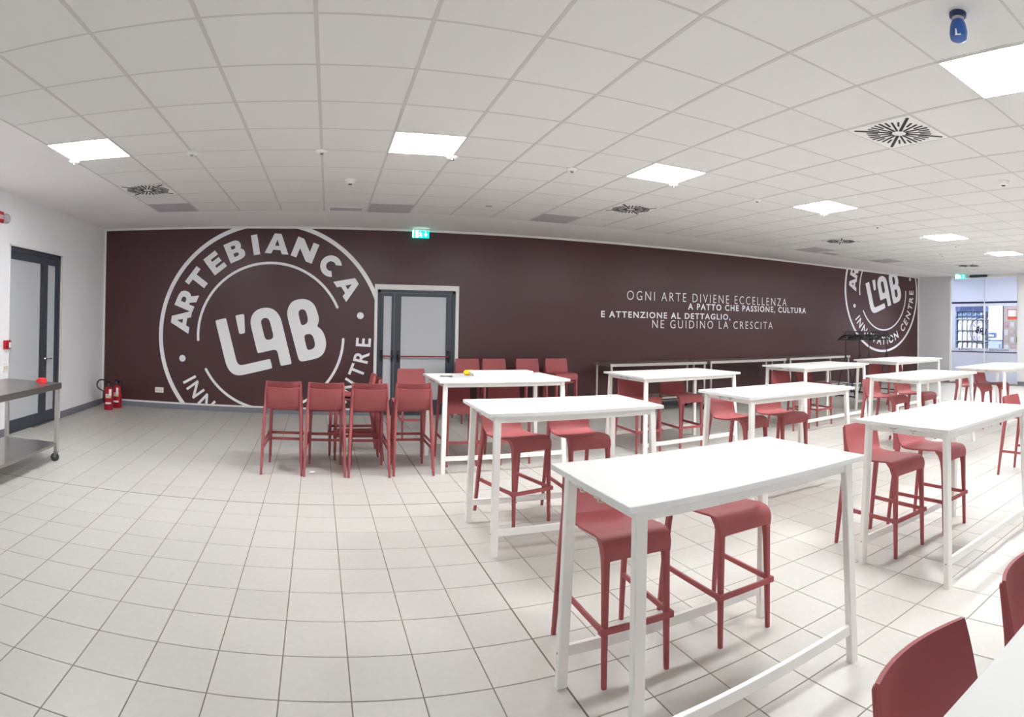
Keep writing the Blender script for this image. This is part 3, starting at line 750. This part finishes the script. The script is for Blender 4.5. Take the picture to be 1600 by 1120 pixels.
# black door stop
t = thing('door_stop', 'black rubber door wedge on the floor beside the dark door', 'door stop', (0.79, 9.55, 0))
bm = new(); v = [bm.verts.new(p) for p in ((-0.07, -0.09, 0), (0.07, -0.09, 0), (0.07, 0.09, 0), (-0.07, 0.09, 0), (-0.06, 0.05, 0.06), (0.06, 0.05, 0.06), (0.06, 0.09, 0.06), (-0.06, 0.09, 0.06), (-0.07, -0.09, 0.012), (0.07, -0.09, 0.012))]
for f in ((3,2,1,0), (0,1,9,8), (8,9,5,4), (4,5,6,7), (7,6,2,3), (0,8,4,7,3), (1,2,6,5,9)): bm.faces.new([v[i] for i in f])
obj('wedge', bm, 'black', t)
bm = new(); box(bm, (-0.05, 0.055, 0.055), (0.05, 0.085, 0.064), 0.003); obj('grip', bm, 'rubber', t)
# paper scrap
bm = new(); bmesh.ops.create_icosphere(bm, subdivisions=2, radius=0.022)
for v in bm.verts: v.co *= random.uniform(0.7, 1.15); v.co.z = max(v.co.z*0.55, -0.010)+0.010
o = obj('paper_scrap', bm, 'paper', None); o.location = (-0.14, 6.05, 0); o.scale = (1.7, 1.2, 1.2); tag(o, 'small crumpled white scrap lying on the tiles in front of the stool row', 'paper scrap')

# ================================================================== TABLES
def bar_table(cx, cy, sx, sy, label, rz=0.0, zt=0.96, hooks=True):
    t = thing('bar_table', label, 'table', (cx, cy, 0), rz, 'white high tables with two red stools each')
    hx, hy, th = sx/2, sy/2, 0.026
    bm = new(); box(bm, (-hx, -hy, zt-th), (hx, hy, zt), 0.003); obj('tabletop', bm, 'table', t)
    ax, ay = hx-0.075, hy-0.055
    bm = new(); az0, az1 = zt-th-0.045, zt-th-0.001
    box(bm, (-ax, -ay-0.010, az0), (ax, -ay+0.010, az1)); box(bm, (-ax, ay-0.010, az0), (ax, ay+0.010, az1)); box(bm, (-ax-0.010, -ay, az0), (-ax+0.010, ay, az1)); box(bm, (ax-0.010, -ay, az0), (ax+0.010, ay, az1))
    obj('apron', bm, 'table_frame', t)
    fx, fy = ax+0.022, ay+0.030
    for qx in (-1, 1):
        for qy in (-1, 1):
            bm = new()
            def rg(k):
                x = qx*(ax+(fx-ax)*k); y = qy*(ay+(fy-ay)*k)
                return rrect(x, y, (zt-th-0.001)*(1-k), 0.048, 0.036, 0.004, 1)
            loft(bm, [rg(0), rg(1)])
            lg = obj('leg', bm, 'table_frame', t)
            b = new(); k = 0.84; x = qx*(ax+(fx-ax)*k); y = qy*(ay+(fy-ay)*k); z = (zt-th)*(1-k)
            tube(b, [(x+qx*0.024, y, z), (x+qx*0.027, y, z)], 0.005, 8); obj('bolt', b, 'steel', lg)
    zs = 0.155; k = 1-zs/(zt-th)
    for qy in (-1, 1):
        bm = new(); x = ax+(fx-ax)*k-0.022; y = qy*(ay+(fy-ay)*k)
        box(bm, (-x, y-0.011, zs-0.023), (x, y+0.011, zs+0.023), 0.002); obj('stretcher', bm, 'table_frame', t)
    if hooks:
        for yy in (-0.09, 0.06):
            bm = new(); box(bm, (-hx+0.002, yy-0.018, zt-th-0.010), (-hx+0.064, yy+0.018, zt-th-0.001)); tube(bm, [(-hx+0.012, yy, zt-th-0.005), (-hx+0.012, yy, zt-th-0.022), (-hx+0.030, yy, zt-th-0.026)], 0.004, 6); obj('hook', bm, 'steel_light', t)
    return t
TBL = [
 (1.595, 2.075, 1.27, 0.675, 0.022, 'nearest whole white high table, with two red stools tucked behind it'),
 (1.745, 4.185, 1.365, 0.755, 0.008, 'empty white high table in the middle row, just behind the nearest whole table'),
 (1.86, 6.45, 1.47, 0.92, 0.03, 'white high table holding a yellow marker and a long white box'),
 (4.255, 6.47, 1.55, 0.93, 0.06, 'white high table in front of the left steel bench, under the wall lettering'),
 (4.02, 4.215, 1.42, 0.75, 0.0, 'white high table second from the left in the middle row, before the middle bench'),
 (7.15, 6.60, 1.66, 0.90, 0.05, 'white high table in the far row, in front of the right steel bench'),
 (9.62, 6.68, 1.68, 1.00, 0.03, 'white high table in the far row, just right of the clothes racks'),
 (6.66, 4.235, 1.44, 0.83, -0.02, 'white high table third from the left in the middle row'),
 (3.715, 2.12, 1.30, 0.71, -0.01, 'large white high table at the right edge, with two stools behind it'),
 (8.85, 4.13, 1.50, 0.86, 0.0, 'white high table farthest right, in front of the glass entrance'),
 (1.40, 0.13, 1.36, 0.69, 0.0, 'white high table filling the bottom right corner of the picture'),
]
for cx, cy, sx, sy, rz, lb in TBL: bar_table(cx, cy, sx, sy, lb, rz)

# on the left table
t = thing('paper_box', 'long flat white box lying on the table in front of the door', 'box', (1.955, 6.52, 0.9605), 0.02)
bm = new(); box(bm, (-0.345, -0.10, 0.0), (0.345, 0.10, 0.046), 0.012); obj('body', bm, 'paper', t)
bm = new(); box(bm, (-0.36, -0.11, 0.040), (0.36, 0.12, 0.058), 0.006); obj('lid', bm, 'white_plastic', t)
bm = new()
for k in range(5): box(bm, (-0.12+k*0.045, -0.1015, 0.012), (-0.095+k*0.045, -0.0995, 0.032))
obj('printed_marks', bm, 'door_panel', t)
t = thing('marker_pen', 'short yellow highlighter marker lying against the long white box', 'marker', (1.60, 6.62, 0.9605), 0.1)
bm = new(); tube(bm, [(-0.04, 0, 0.032), (0.05, 0, 0.032)], 0.030, 12); obj('barrel', bm, 'yellow', t, True)
bm = new(); tube(bm, [(-0.055, 0, 0.032), (-0.036, 0, 0.032)], [0.02, 0.027], 12); obj('cap', bm, 'yellow', t, True)
t = thing('paper_sheet', 'flat greyish sheet in a clear sleeve on the table beside the marker', 'sheet', (1.50, 6.44, 0.9605), 0.0)
bm = new(); box(bm, (-0.17, -0.12, 0.0), (0.17, 0.12, 0.0025)); obj('sleeve', bm, 'film_clear', t)
bm = new(); box(bm, (-0.155, -0.105, 0.0026), (0.155, 0.105, 0.0034)); obj('sheet', bm, 'door_panel', t)
t = thing('pen', 'thin dark pen lying on the left end of the table in front of the door', 'pen', (1.30, 6.42, 0.9645), -0.3)
bm = new(); tube(bm, [(-0.07, 0, 0.004), (0.07, 0, 0.004)], 0.005, 8); obj('barrel', bm, 'rubber', t, True)
bm = new(); tube(bm, [(0.03, 0.0, 0.011), (0.07, 0.0, 0.010)], 0.0018, 6); obj('clip', bm, 'black', t)

# ================================================================== STOOLS (they face local -y)
def make_stool():
    t = thing('bar_stool', 'x', 'stool', (0, 0, 0))
    prof = [(-0.262, 0.572, 0.178), (-0.265, 0.600, 0.179), (-0.264, 0.625, 0.180), (-0.256, 0.647, 0.181), (-0.240, 0.663, 0.182), (-0.214, 0.673, 0.182), (-0.17, 0.676, 0.183), (-0.10, 0.670, 0.183), (-0.02, 0.665, 0.184), (0.06, 0.662, 0.184), (0.12, 0.664, 0.183), (0.155, 0.674, 0.180)]
    th = 0.016
    bm = new(); n = 8
    P = [Vector((0, y, z)) for y, z, w in prof]
    rings = []
    for i, (y, z, w) in enumerate(prof):
        tg = (P[min(i+1, len(P)-1)]-P[max(i-1, 0)]).normalized(); nr = Vector((0, -tg.z, tg.y))
        top, bot = [], []
        for k in range(n+1):
            u = -1+2*k/n; x = u*w
            dip = -0.010*(1-u*u)*max(0, min(1, (i-5)/3)) - 0.006*u**6
            q = Vector((x, y, z+dip)); top.append(q)
            e = 0.85 if abs(u) == 1 else 1
            bot.append(Vector((x*(0.985 if abs(u) == 1 else 1), y, z+dip))-nr*th*e)
        rings.append(top+list(reversed(bot)))
    loft(bm, rings); obj('seat', bm, 'stool', t, True)
    # backrest: curved panel from the rear of the seat up
    bm = new(); rings = []
    for y, z, w in ((0.145, 0.655, 0.172), (0.166, 0.672, 0.180), (0.180, 0.700, 0.188), (0.190, 0.740, 0.191), (0.200, 0.785, 0.190), (0.210, 0.830, 0.187), (0.219, 0.868, 0.183), (0.222, 0.880, 0.180)):
        f, b = [], []
        k2 = max(0, min(1, (z-0.66)/0.12))
        for k in range(11):
            u = -1+2*k/10; yy = y+0.034*(1-u*u)*k2-0.008*u*u
            zz = z + (0.0 if z < 0.87 else -0.006*(1-u*u))
            f.append((u*w, yy, zz)); b.append((u*w, yy+0.013, zz-0.001))
        rings.append(f+list(reversed(b)))
    loft(bm, rings); obj('backrest', bm, 'stool', t, True)
    for s in (-1, 1):
        bm = new()
        loft(bm, [rrect(s*x, y, z, w, d, 0.007) for x, y, z, w, d in ((0.168, -0.255, 0.0, 0.024, 0.024), (0.166, -0.2505, 0.28, 0.028, 0.029), (0.163, -0.245, 0.50, 0.032, 0.036), (0.162, -0.240, 0.575, 0.033, 0.046), (0.160, -0.226, 0.620, 0.033, 0.058), (0.159, -0.205, 0.652, 0.033, 0.080))])
        obj('leg', bm, 'stool', t, True)
        bm = new()
        loft(bm, [rrect(s*x, y, z, w, d, 0.007) for x, y, z, w, d in ((0.204, 0.272, 0.0, 0.024, 0.025), (0.197, 0.241, 0.26, 0.027, 0.031), (0.190, 0.207, 0.52, 0.029, 0.038), (0.185, 0.188, 0.65, 0.029, 0.042), (0.180, 0.203, 0.72, 0.024, 0.028), (0.177, 0.216, 0.80, 0.022, 0.024), (0.172, 0.230, 0.860, 0.018, 0.018), (0.171, 0.231, 0.868, 0.013, 0.013))])
        obj('leg', bm, 'stool', t, True)
    bm = new()
    for s in (-1, 1):
        bar(bm, (s*0.190, 0.232, 0.268), (s*0.183, -0.266, 0.262), 0.013, 0.027)
        box(bm, (s*0.171, -0.276, 0.246), (s*0.197, -0.240, 0.278), 0.004)
    bar(bm, (-0.19, -0.268, 0.262), (0.19, -0.268, 0.262), 0.014, 0.028)
    obj('footrest', bm, 'stool', t)
    return t
proto = make_stool(); first = [True]
R180 = math.pi
def stool(x, y, rz, sc, label, group='red bar stools tucked behind the tables', z=0.0):
    if first[0]:
        first[0] = False; o = proto; o.location = (x, y, z); o.rotation_euler = (0, 0, rz); o.scale = (sc,)*3; o['label'] = label; o['group'] = group; return o
    return dup(proto, (x, y, z), rz, label, group, sc)
rad = math.radians
stool(1.330, 2.53, 0.0, 0.95, 'brick red bar stool under the nearest whole table, its left one')
stool(1.955, 2.53, rad(1), 0.94, 'brick red bar stool under the nearest whole table, its right one')
stool(3.485, 2.57, rad(-1), 0.97, 'brick red bar stool with its back showing, left one behind the large right edge table')
stool(4.060, 2.53, 0.0, 0.95, 'brick red bar stool under the large table at the right edge, its right one')
stool(5.95, 2.45, rad(-3), 0.95, 'brick red bar stool cut off by the right picture edge, beyond the large table')
stool(1.150, 0.520, rad(-2), 0.95, 'curved brick red stool back in the bottom right corner, the left one of two')
stool(1.745, 0.512, 0.0, 0.95, 'brick red stool back cut off by the right edge, at the bottom right corner table')
stool(1.505, 4.60, rad(16), 1.0, 'brick red bar stool turned slightly sideways, left one behind the second nearest table')
stool(2.035, 4.53, rad(0), 1.0, 'brick red bar stool set straight, right one behind the second nearest table')
stool(3.800, 4.61, rad(12), 1.0, 'turned brick red bar stool, left one at the middle row table second from left')
stool(4.36, 4.58, rad(-2), 1.0, 'straight brick red bar stool, right one at the middle row table second from left')
stool(6.41, 4.70, rad(6), 1.0, 'brick red bar stool, left one at the middle row table third from the left')
stool(6.99, 4.60, rad(2), 1.0, 'brick red bar stool, right one at the middle row table third from the left')
stool(8.42, 4.42, rad(3), 1.0, 'brick red bar stool, left one at the farthest right table before the glass entrance')
stool(8.91, 4.34, rad(2), 1.0, 'brick red bar stool, right one at the farthest right table before the glass entrance')
stool(3.775, 6.52, 0.0, 1.0, 'brick red bar stool, left one at the table before the left steel bench')
stool(4.42, 6.53, 0.0, 1.0, 'brick red bar stool, right one at the table before the left steel bench')
stool(6.49, 6.57, 0.0, 1.0, 'brick red bar stool, left one at the far table before the right steel bench')
stool(7.07, 6.62, 0.0, 1.0, 'brick red bar stool, right one at the far table before the right steel bench')
stool(9.25, 6.80, 0.0, 1.0, 'brick red bar stool, left one at the far table by the clothes racks')
stool(9.95, 6.80, 0.0, 1.0, 'brick red bar stool, right one at the far table by the clothes racks')
stool(1.46, 6.54, 0.0, 1.0, 'brick red bar stool, left one behind the table that holds the white box')
stool(2.06, 6.52, 0.0, 1.0, 'brick red bar stool, right one behind the table that holds the white box')
GR = 'stacked bar stools in the row at the left with their backs to the camera'
for n, (x, y) in enumerate(((-0.45, 6.20), (-0.015, 6.18), (0.43, 6.17), (0.885, 6.22))):
    w = ('leftmost', 'second from left', 'third from left', 'rightmost')[n]
    stool(x, y, R180, 1.0, 'lower red stool of the %s stack in the row seen from behind' % w, GR)
    stool(x, y+0.055, R180, 1.0, 'upper red stool of the %s stack in the row seen from behind' % w, GR, z=0.055)
stool(0.355, 6.82, rad(-90), 1.03, 'lower stool of the stack standing sideways behind the stool row', 'sideways stack')
stool(0.295, 6.82, rad(-90), 1.03, 'upper stool of the stack standing sideways behind the stool row', 'sideways stack', z=0.045)
stool(1.16, 8.0, 0.0, 1.03, 'single brick red stool facing the camera in front of the dark double door', 'stools by the back wall')
for n, x in enumerate((2.24, 2.69, 3.27, 3.79)):
    w = ('leftmost', 'second from left', 'third from left', 'rightmost')[n]
    for k in range(2):
        stool(x, 9.20-0.05*k, 0.0, 1.05, '%s stool of the %s of four stacks against the brown wall' % (('lower', 'upper')[k], w), 'stools stacked by the back wall', z=0.055*k)

# ================================================================== STEEL BENCHES AND TROLLEY
def caster(par, x, y, zt=0.11, r=0.045, sw=0.0, name='caster'):
    bm = new(); bar(bm, (x, y, zt), (x, y, zt-0.012), 0.05, 0.05, (1, 0, 0)); 
    for s in (-1, 1):
        bar(bm, (x+s*0.018, y, zt-0.008), (x+s*0.018+0.0, y+0.022*math.cos(sw), r), 0.004, 0.035, (0, 1, 0))
    c = obj(name, bm, 'silver', par)
    bm = new(); tube(bm, [(x-0.013, y+0.022*math.cos(sw), r), (x+0.013, y+0.022*math.cos(sw), r)], r, 20); w = obj('wheel', bm, 'rubber', c, True)
    return c
def bench(cx, cy, L, D, z, label, shelf=0.22, cat='steel bench', name='steel_bench', edge=0.05, skew=0.0, legs=0.035, group=None, dark_edge=False):
    t = thing(name, label, cat, (cx, cy, 0), skew, group)
    bm = new(); box(bm, (-L/2, -D/2, z-0.004), (L/2, D/2, z), 0.001); obj('worktop', bm, 'steel', t)
    bm = new()
    for a, b in (((-L/2, -D/2), (L/2, -D/2+0.015)), ((-L/2, D/2-0.015), (L/2, D/2)), ((-L/2, -D/2+0.015), (-L/2+0.015, D/2-0.015)), ((L/2-0.015, -D/2+0.015), (L/2, D/2-0.015))):
        box(bm, (a[0], a[1], z-edge), (b[0], b[1], z-0.0045), 0.001)
    obj('edge_fold', bm, 'steel' if dark_edge else 'steel_light', t)
    for qx in (-1, 1):
        for qy in (-1, 1):
            x, y = qx*(L/2-0.035), qy*(D/2-0.035)
            bm = new(); loft(bm, [rrect(x, y, 0.11, legs, legs, 0.003, 1), rrect(x, y, z-0.005, legs, legs, 0.003, 1)]); lg = obj('leg', bm, 'steel_light', t)
            caster(lg, x, y, sw=random.uniform(-1, 1))
    bm = new(); box(bm, (-L/2+0.03, -D/2+0.03, shelf-0.03), (L/2-0.03, D/2-0.03, shelf), 0.002); obj('lower_shelf', bm, 'steel' if dark_edge else 'steel_light', t)
    return t
GB = 'stainless steel benches on wheels along the brown wall'
bench(5.635, 9.27, 2.03, 0.64, 0.90, 'stainless steel bench on wheels, the left one of three along the brown wall', shelf=0.28, group=GB)
bench(7.735, 9.27, 2.00, 0.64, 0.905, 'stainless steel bench on wheels, the middle one of three along the brown wall', shelf=0.28, group=GB)
bench(9.84, 9.27, 2.00, 0.64, 0.91, 'stainless steel bench on wheels, the right one of three, beside the clothes racks', shelf=0.28, group=GB)
bench(-3.10, 4.72, 2.0, 0.69, 0.84, 'stainless steel trolley table on wheels at the left edge, in front of the doorway', shelf=0.20, cat='trolley', name='steel_trolley', skew=math.pi/2, edge=0.062, legs=0.04, dark_edge=True)
t = thing('tape_roll', 'small bright red plastic holder on the corner of the steel trolley', 'tape holder', (-2.93, 5.60, 0.8405), 0.3)
bm = new(); lathe(bm, [(0.046, 0.0), (0.050, 0.005), (0.048, 0.042), (0.036, 0.050)], n=20); obj('body', bm, 'red_plastic', t, True)
bm = new(); box(bm, (-0.062, -0.018, 0.004), (-0.035, 0.018, 0.034), 0.004); obj('cutter', bm, 'red_plastic', t)

# ================================================================== CLOTHES RACKS
def rack(cx, cy, rz, L, z, label, nh, seed):
    rnd = random.Random(seed)
    t = thing('clothes_rack', label, 'clothes rack', (cx, cy, 0), rz, 'black folding clothes racks')
    for y in (-0.02, 0.02): pass
    bm = new(); tube(bm, [(-L/2, 0, z), (L/2, 0, z)], 0.013, 8); obj('rail', bm, 'black_metal', t, True)
    for s in (-1, 1):
        x = s*(L/2-0.12)
        bm = new(); tube(bm, [(x, 0, z), (x, 0, z-0.55), (x+0.03*s, -0.05, z-0.62)], 0.011, 8); obj('upright', bm, 'black_metal', t, True)
        for q in (-1, 1):
            bm = new(); tube(bm, [(x, 0, z-0.52), (x-0.10*q, 0.20*q, 0.04)], 0.012, 8); obj('cross_leg', bm, 'black_metal', t, True)
        bm = new(); tube(bm, [(x-0.02, -0.30, 0.035), (x+0.02, 0.30, 0.035)], 0.014, 8); f = obj('foot', bm, 'black_metal', t, True)
        for q in (-1, 1):
            b = new(); tube(b, [(x+0.02*q-0.01, 0.28*q, 0.02), (x+0.02*q+0.01, 0.28*q, 0.02)], 0.02, 10); obj('wheel', b, 'rubber', f, True)
    bm = new(); tube(bm, [(-L/2+0.12, 0, 0.30), (L/2-0.12, 0, 0.22)], 0.010, 8); obj('brace', bm, 'black_metal', t, True)
    global hang
    for k in range(nh):
        xx = -L/2+0.10+(L-0.2)*(k+rnd.uniform(0.1, 0.9))/nh
        a = rz+rnd.uniform(-0.9, 0.9)+math.pi/2
        c, q = math.cos(rz), math.sin(rz)
        loc = (cx+c*xx, cy+q*xx, z)
        if hang is None:
            hang = thing('clothes_hanger', 'x', 'hanger', loc, a)
            bm = new(); tube(bm, [(0.0, 0, -0.07)]+[(0.024*math.sin(rad(v)), 0, -0.007+0.024*math.cos(rad(v))) for v in (150, 110, 60, 20, -20, -60, -100)], 0.0035, 6); obj('hook', bm, 'black_metal', hang)
            bm = new(); tube(bm, [(0, 0, -0.065), (-0.08, 0, -0.085), (-0.20, 0, -0.165), (-0.215, 0, -0.18), (0.215, 0, -0.18), (0.20, 0, -0.165), (0.08, 0, -0.085), (0, 0, -0.065)], 0.009, 6); obj('shoulder_bar', bm, 'black', hang)
            o = hang
        else: o = dup(hang, loc, a)
        o['label'] = 'empty black plastic hanger hanging in the cluster on the black racks'; o['group'] = 'black hangers on the clothes racks'
hang = None
rack(10.62, 8.55, 0.05, 1.15, 1.47, 'black folding clothes rack full of hangers, the left one, beside the right steel bench', 16, 3)
rack(11.55, 8.80, -0.05, 1.25, 1.46, 'black folding clothes rack full of hangers, the right one, below the second round logo', 18, 5)

# ================================================================== SHOP BEHIND THE GLASS
for n, (x, y) in enumerate(((16.6, 8.6), (17.8, 9.6), (17.0, 6.6))):
    t = thing('ceiling_light', 'lit square ceiling panel inside the shop behind the glass', 'ceiling light', (x, y, H-0.03), group='lit panels inside the shop')
    bm = new(); box(bm, (-0.32, -0.32, -0.012), (0.32, 0.32, 0.008)); obj('frame', bm, 'white_plastic', t)
    bm = new(); box(bm, (-0.29, -0.29, -0.016), (0.29, 0.29, -0.011)); obj('diffuser', bm, 'shop_led', t)
# shelving with bags: seen through the left leaf.  Its front stands at x=16.3, from y 8.25 to 9.45
sx0 = 16.30
t = thing('shop_shelf', 'blue grey shop shelving with rows of white bags behind the left glass leaf', 'shelf', (sx0, 8.75, 0))
bm = new(); box(bm, (0.35, -0.55, 0.0), (0.40, 0.55, 2.32)); obj('back_panel', bm, 'shop_grey', t)
bm = new(); box(bm, (0.0, 0.40, 0.0), (0.36, 0.56, 2.32), 0.004); obj('side_panel', bm, 'shop_blue', t)
bm = new(); box(bm, (-0.02, -0.55, 2.09), (0.36, 0.40, 2.32), 0.004); obj('header', bm, 'shop_navy', t)
for z, m in ((0.80, 'shop_grey'), (1.185, 'shop_grey'), (1.515, 'shop_grey'), (1.865, 'white_plastic'), (1.965, 'shop_navy')):
    bm = new(); box(bm, (0.0, -0.55, z-0.018), (0.35, 0.40, z)); obj('shelf_board', bm, m, t)
for r, (z, h, m, nm) in enumerate(((0.80, 0.32, 'bag_white', 'bottom'), (1.185, 0.29, 'bag_white', 'second'), (1.515, 0.30, 'bag_white', 'third'), (1.865, 0.075, 'bag_blue', 'fourth'), (1.965, 0.095, 'bag_blue', 'top'))):
    n = 5
    for k in range(n):
        y = 8.75+0.38-0.172*(k+0.5)
        b = new(); loft(b, [rrect(0, 0, 0.0, 0.09, 0.118, 0.01, 1), rrect(0, 0, h*0.5, 0.10, 0.124, 0.012, 1), rrect(0, 0, h*0.86, 0.06, 0.120, 0.008, 1), rrect(0, 0, h, 0.012, 0.112, 0.003, 1)])
        o = thing('shop_bag' if m == 'bag_white' else 'shop_packet', '%s, %s from the left on the %s shelf behind the glass' % ('white paper bag' if m == 'bag_white' else 'pale blue packet', ('first', 'second', 'third', 'fourth', 'fifth')[k], nm), 'bag' if m == 'bag_white' else 'packet', (sx0+0.07, y, z+0.001), random.uniform(-0.12, 0.12), 'goods on the %s shelf behind the glass' % nm)
        obj('body', b, m, o)
        b = new(); box(b, (-0.056, -0.028, h*0.3), (-0.049, 0.028, h*0.3+min(0.06, h*0.5))); obj('label', b, 'ink' if m == 'bag_white' else 'shop_navy', o)
# low cabinets and counter in the middle
t = thing('shop_cabinet', 'low grey cabinets with a white worktop behind the glass, in the middle', 'cabinet', (17.6, 8.45, 0))
bm = new(); box(bm, (0, -0.80, 0), (0.5, 0.75, 1.20)); obj('carcass', bm, 'shop_grey', t)
bm = new(); box(bm, (-0.03, -0.82, 1.20), (0.52, 0.78, 1.25), 0.004); obj('worktop', bm, 'white_plastic', t)
for k in range(3):
    bm = new(); box(bm, (-0.02, -0.78+k*0.51, 0.1), (0.0, -0.78+k*0.51+0.48, 1.12), 0.003); d_ = obj('door', bm, 'shop_grey', t)
    bm = new(); box(bm, (-0.035, -0.74+k*0.51, 0.9), (-0.02, -0.70+k*0.51, 1.05)); obj('handle', bm, 'silver', d_)
for k, (y, w, h, m) in enumerate(((7.98, 0.22, 0.30, 'bag_blue'), (8.25, 0.20, 0.24, 'bag_blue'), (8.58, 0.25, 0.18, 'shop_navy'), (8.88, 0.16, 0.26, 'bag_white'))):
    o = thing('shop_box', ['pale blue box at the right end of the counter behind the glass', 'pale blue box second from the right on the counter behind the glass', 'flat navy box on the counter behind the glass', 'white box at the left end of the counter behind the glass'][k], 'box', (17.72, y, 1.2505), 0, 'boxes on the counter behind the glass')
    b = new(); box(b, (-0.08, -w/2, 0), (0.08, w/2, h), 0.006); obj('body', b, m, o)
    b = new(); box(b, (-0.083, -w/3, h*0.3), (-0.079, w/3, h*0.6)); obj('label', b, 'paper' if m != 'bag_white' else 'shop_navy', o)
# pegboard on the right
t = thing('pegboard', 'beige display board with hanging packets behind the right glass leaf', 'display board', (15.95, 7.10, 0))
bm = new(); box(bm, (0.0, -0.62, 0.3), (0.04, 0.28, 2.36), 0.003); obj('board', bm, 'shop_beige', t)
bm = new(); box(bm, (-0.015, 0.26, 0.3), (0.045, 0.285, 2.36)); obj('edge_profile', bm, 'graphic', t)
for a, b in ((-0.62, -0.58), (0.24, 0.28)):
    bm = new(); box(bm, (-0.02, a, 0.0), (0.04, b, 0.3)); obj('foot', bm, 'shop_grey', t)
o = thing('poster', 'white poster with an orange red border on the beige display board', 'poster', (15.945, 7.02, 1.99))
b = new(); box(b, (-0.006, -0.26, -0.16), (-0.002, 0.20, 0.14)); obj('border', b, 'orange', o)
b = new(); box(b, (-0.008, -0.07, -0.07), (-0.006, 0.18, 0.12)); box(b, (-0.008, -0.24, -0.07), (-0.006, -0.09, 0.12)); obj('sheet', b, 'paper', o)
cnt = 0
for r, z in enumerate((1.68, 1.46, 1.24, 1.02)):
    for k in range(4):
        y = 7.26-0.20*k
        if y < 6.6: continue
        m = ('pink', 'bag_white', 'shop_beige', 'bag_white')[(k+r) % 4]
        if r == 2 and k == 2: m = 'green'
        o = thing('hanging_packet', ('green packet hanging on the beige display board' if m == 'green' else 'small pale packet, %s in the %s row of the beige display board' % (('leftmost', 'second from left', 'third from left', 'rightmost')[k], ('top', 'second', 'third', 'bottom')[r])), 'packet', (15.945, y, z), 0, None if m == 'green' else 'packets in the %s row of the display board' % ('top', 'second', 'third', 'bottom')[r])
        b = new(); w = 0.075 if m != 'green' else 0.09; loft(b, [rrect(-0.012, 0, -0.09, 0.006, 2*w*0.9, 0.002, 1), rrect(-0.016, 0, -0.03, 0.022, 2*w*0.85, 0.006, 1), rrect(-0.012, 0, 0.075, 0.006, 2*w*0.8, 0.002, 1)]); obj('body', b, m, o)
        b = new(); tube(b, [(0, 0, 0.075), (-0.04, 0, 0.078)], 0.004, 6); obj('peg', b, 'silver', o)
# mirrored logo on the glass
t = thing('glass_logo', 'dark round logo sticker across the clear part of the glass entrance', 'glass logo', (xg-0.012, ym+0.10, 1.50))
def gl(name, bm, s=0.37):
    for v in bm.verts: x, y, z = v.co; v.co = Vector((-z, x*s, y*s))
    obj(name, bm, 'graphic', t)
bm = new(); arc(bm, 0.97, 1.02, 0, 360, 80); gl('outer_ring', bm)
bm = new(); arc(bm, 0.65, 0.67, 24, 184, 40); gl('inner_arc', bm)
bm = new(); arc(bm, 0.65, 0.67, -151, -1, 40); gl('inner_arc', bm)
for k, lp in GLYPH.items():
    bm = new(); poly_fill(bm, [smooth_loop(l, 1) for l in lp], 0.001); gl('letter' if k != 'apostrophe' else 'apostrophe', bm)
for word, angs, top in (('ARTEBIANCA', (171.5, 158, 143, 128, 113.3, 100, 86.4, 68.8, 50, 33.4), 1), ('INNOVATIONCENTRE', (-150.4, -143.2, -132.5, -121.8, -111.6, -102, -93.5, -86.6, -78.8, -67.6, -51, -41.6, -31.5, -20.6, -11.5, -2.6), 0)):
    for ch, a in zip(word, angs):
        bm = text_poly(ch, 1.0, 0.02); b = bounds(bm); hb = bounds_h(0.02); k = (0.17 if top else 0.13)/(hb[1]-hb[0]); aa = rad(a-90 if top else a+90)
        for v in bm.verts:
            x = (v.co.x-(b[0]+b[1])/2)*k; y = (0.735 if top else -0.897)+(v.co.y-hb[0])*k
            v.co = Vector((math.cos(aa)*x-math.sin(aa)*y, math.sin(aa)*x+math.cos(aa)*y, v.co.z+0.001))
        gl('letter', bm)
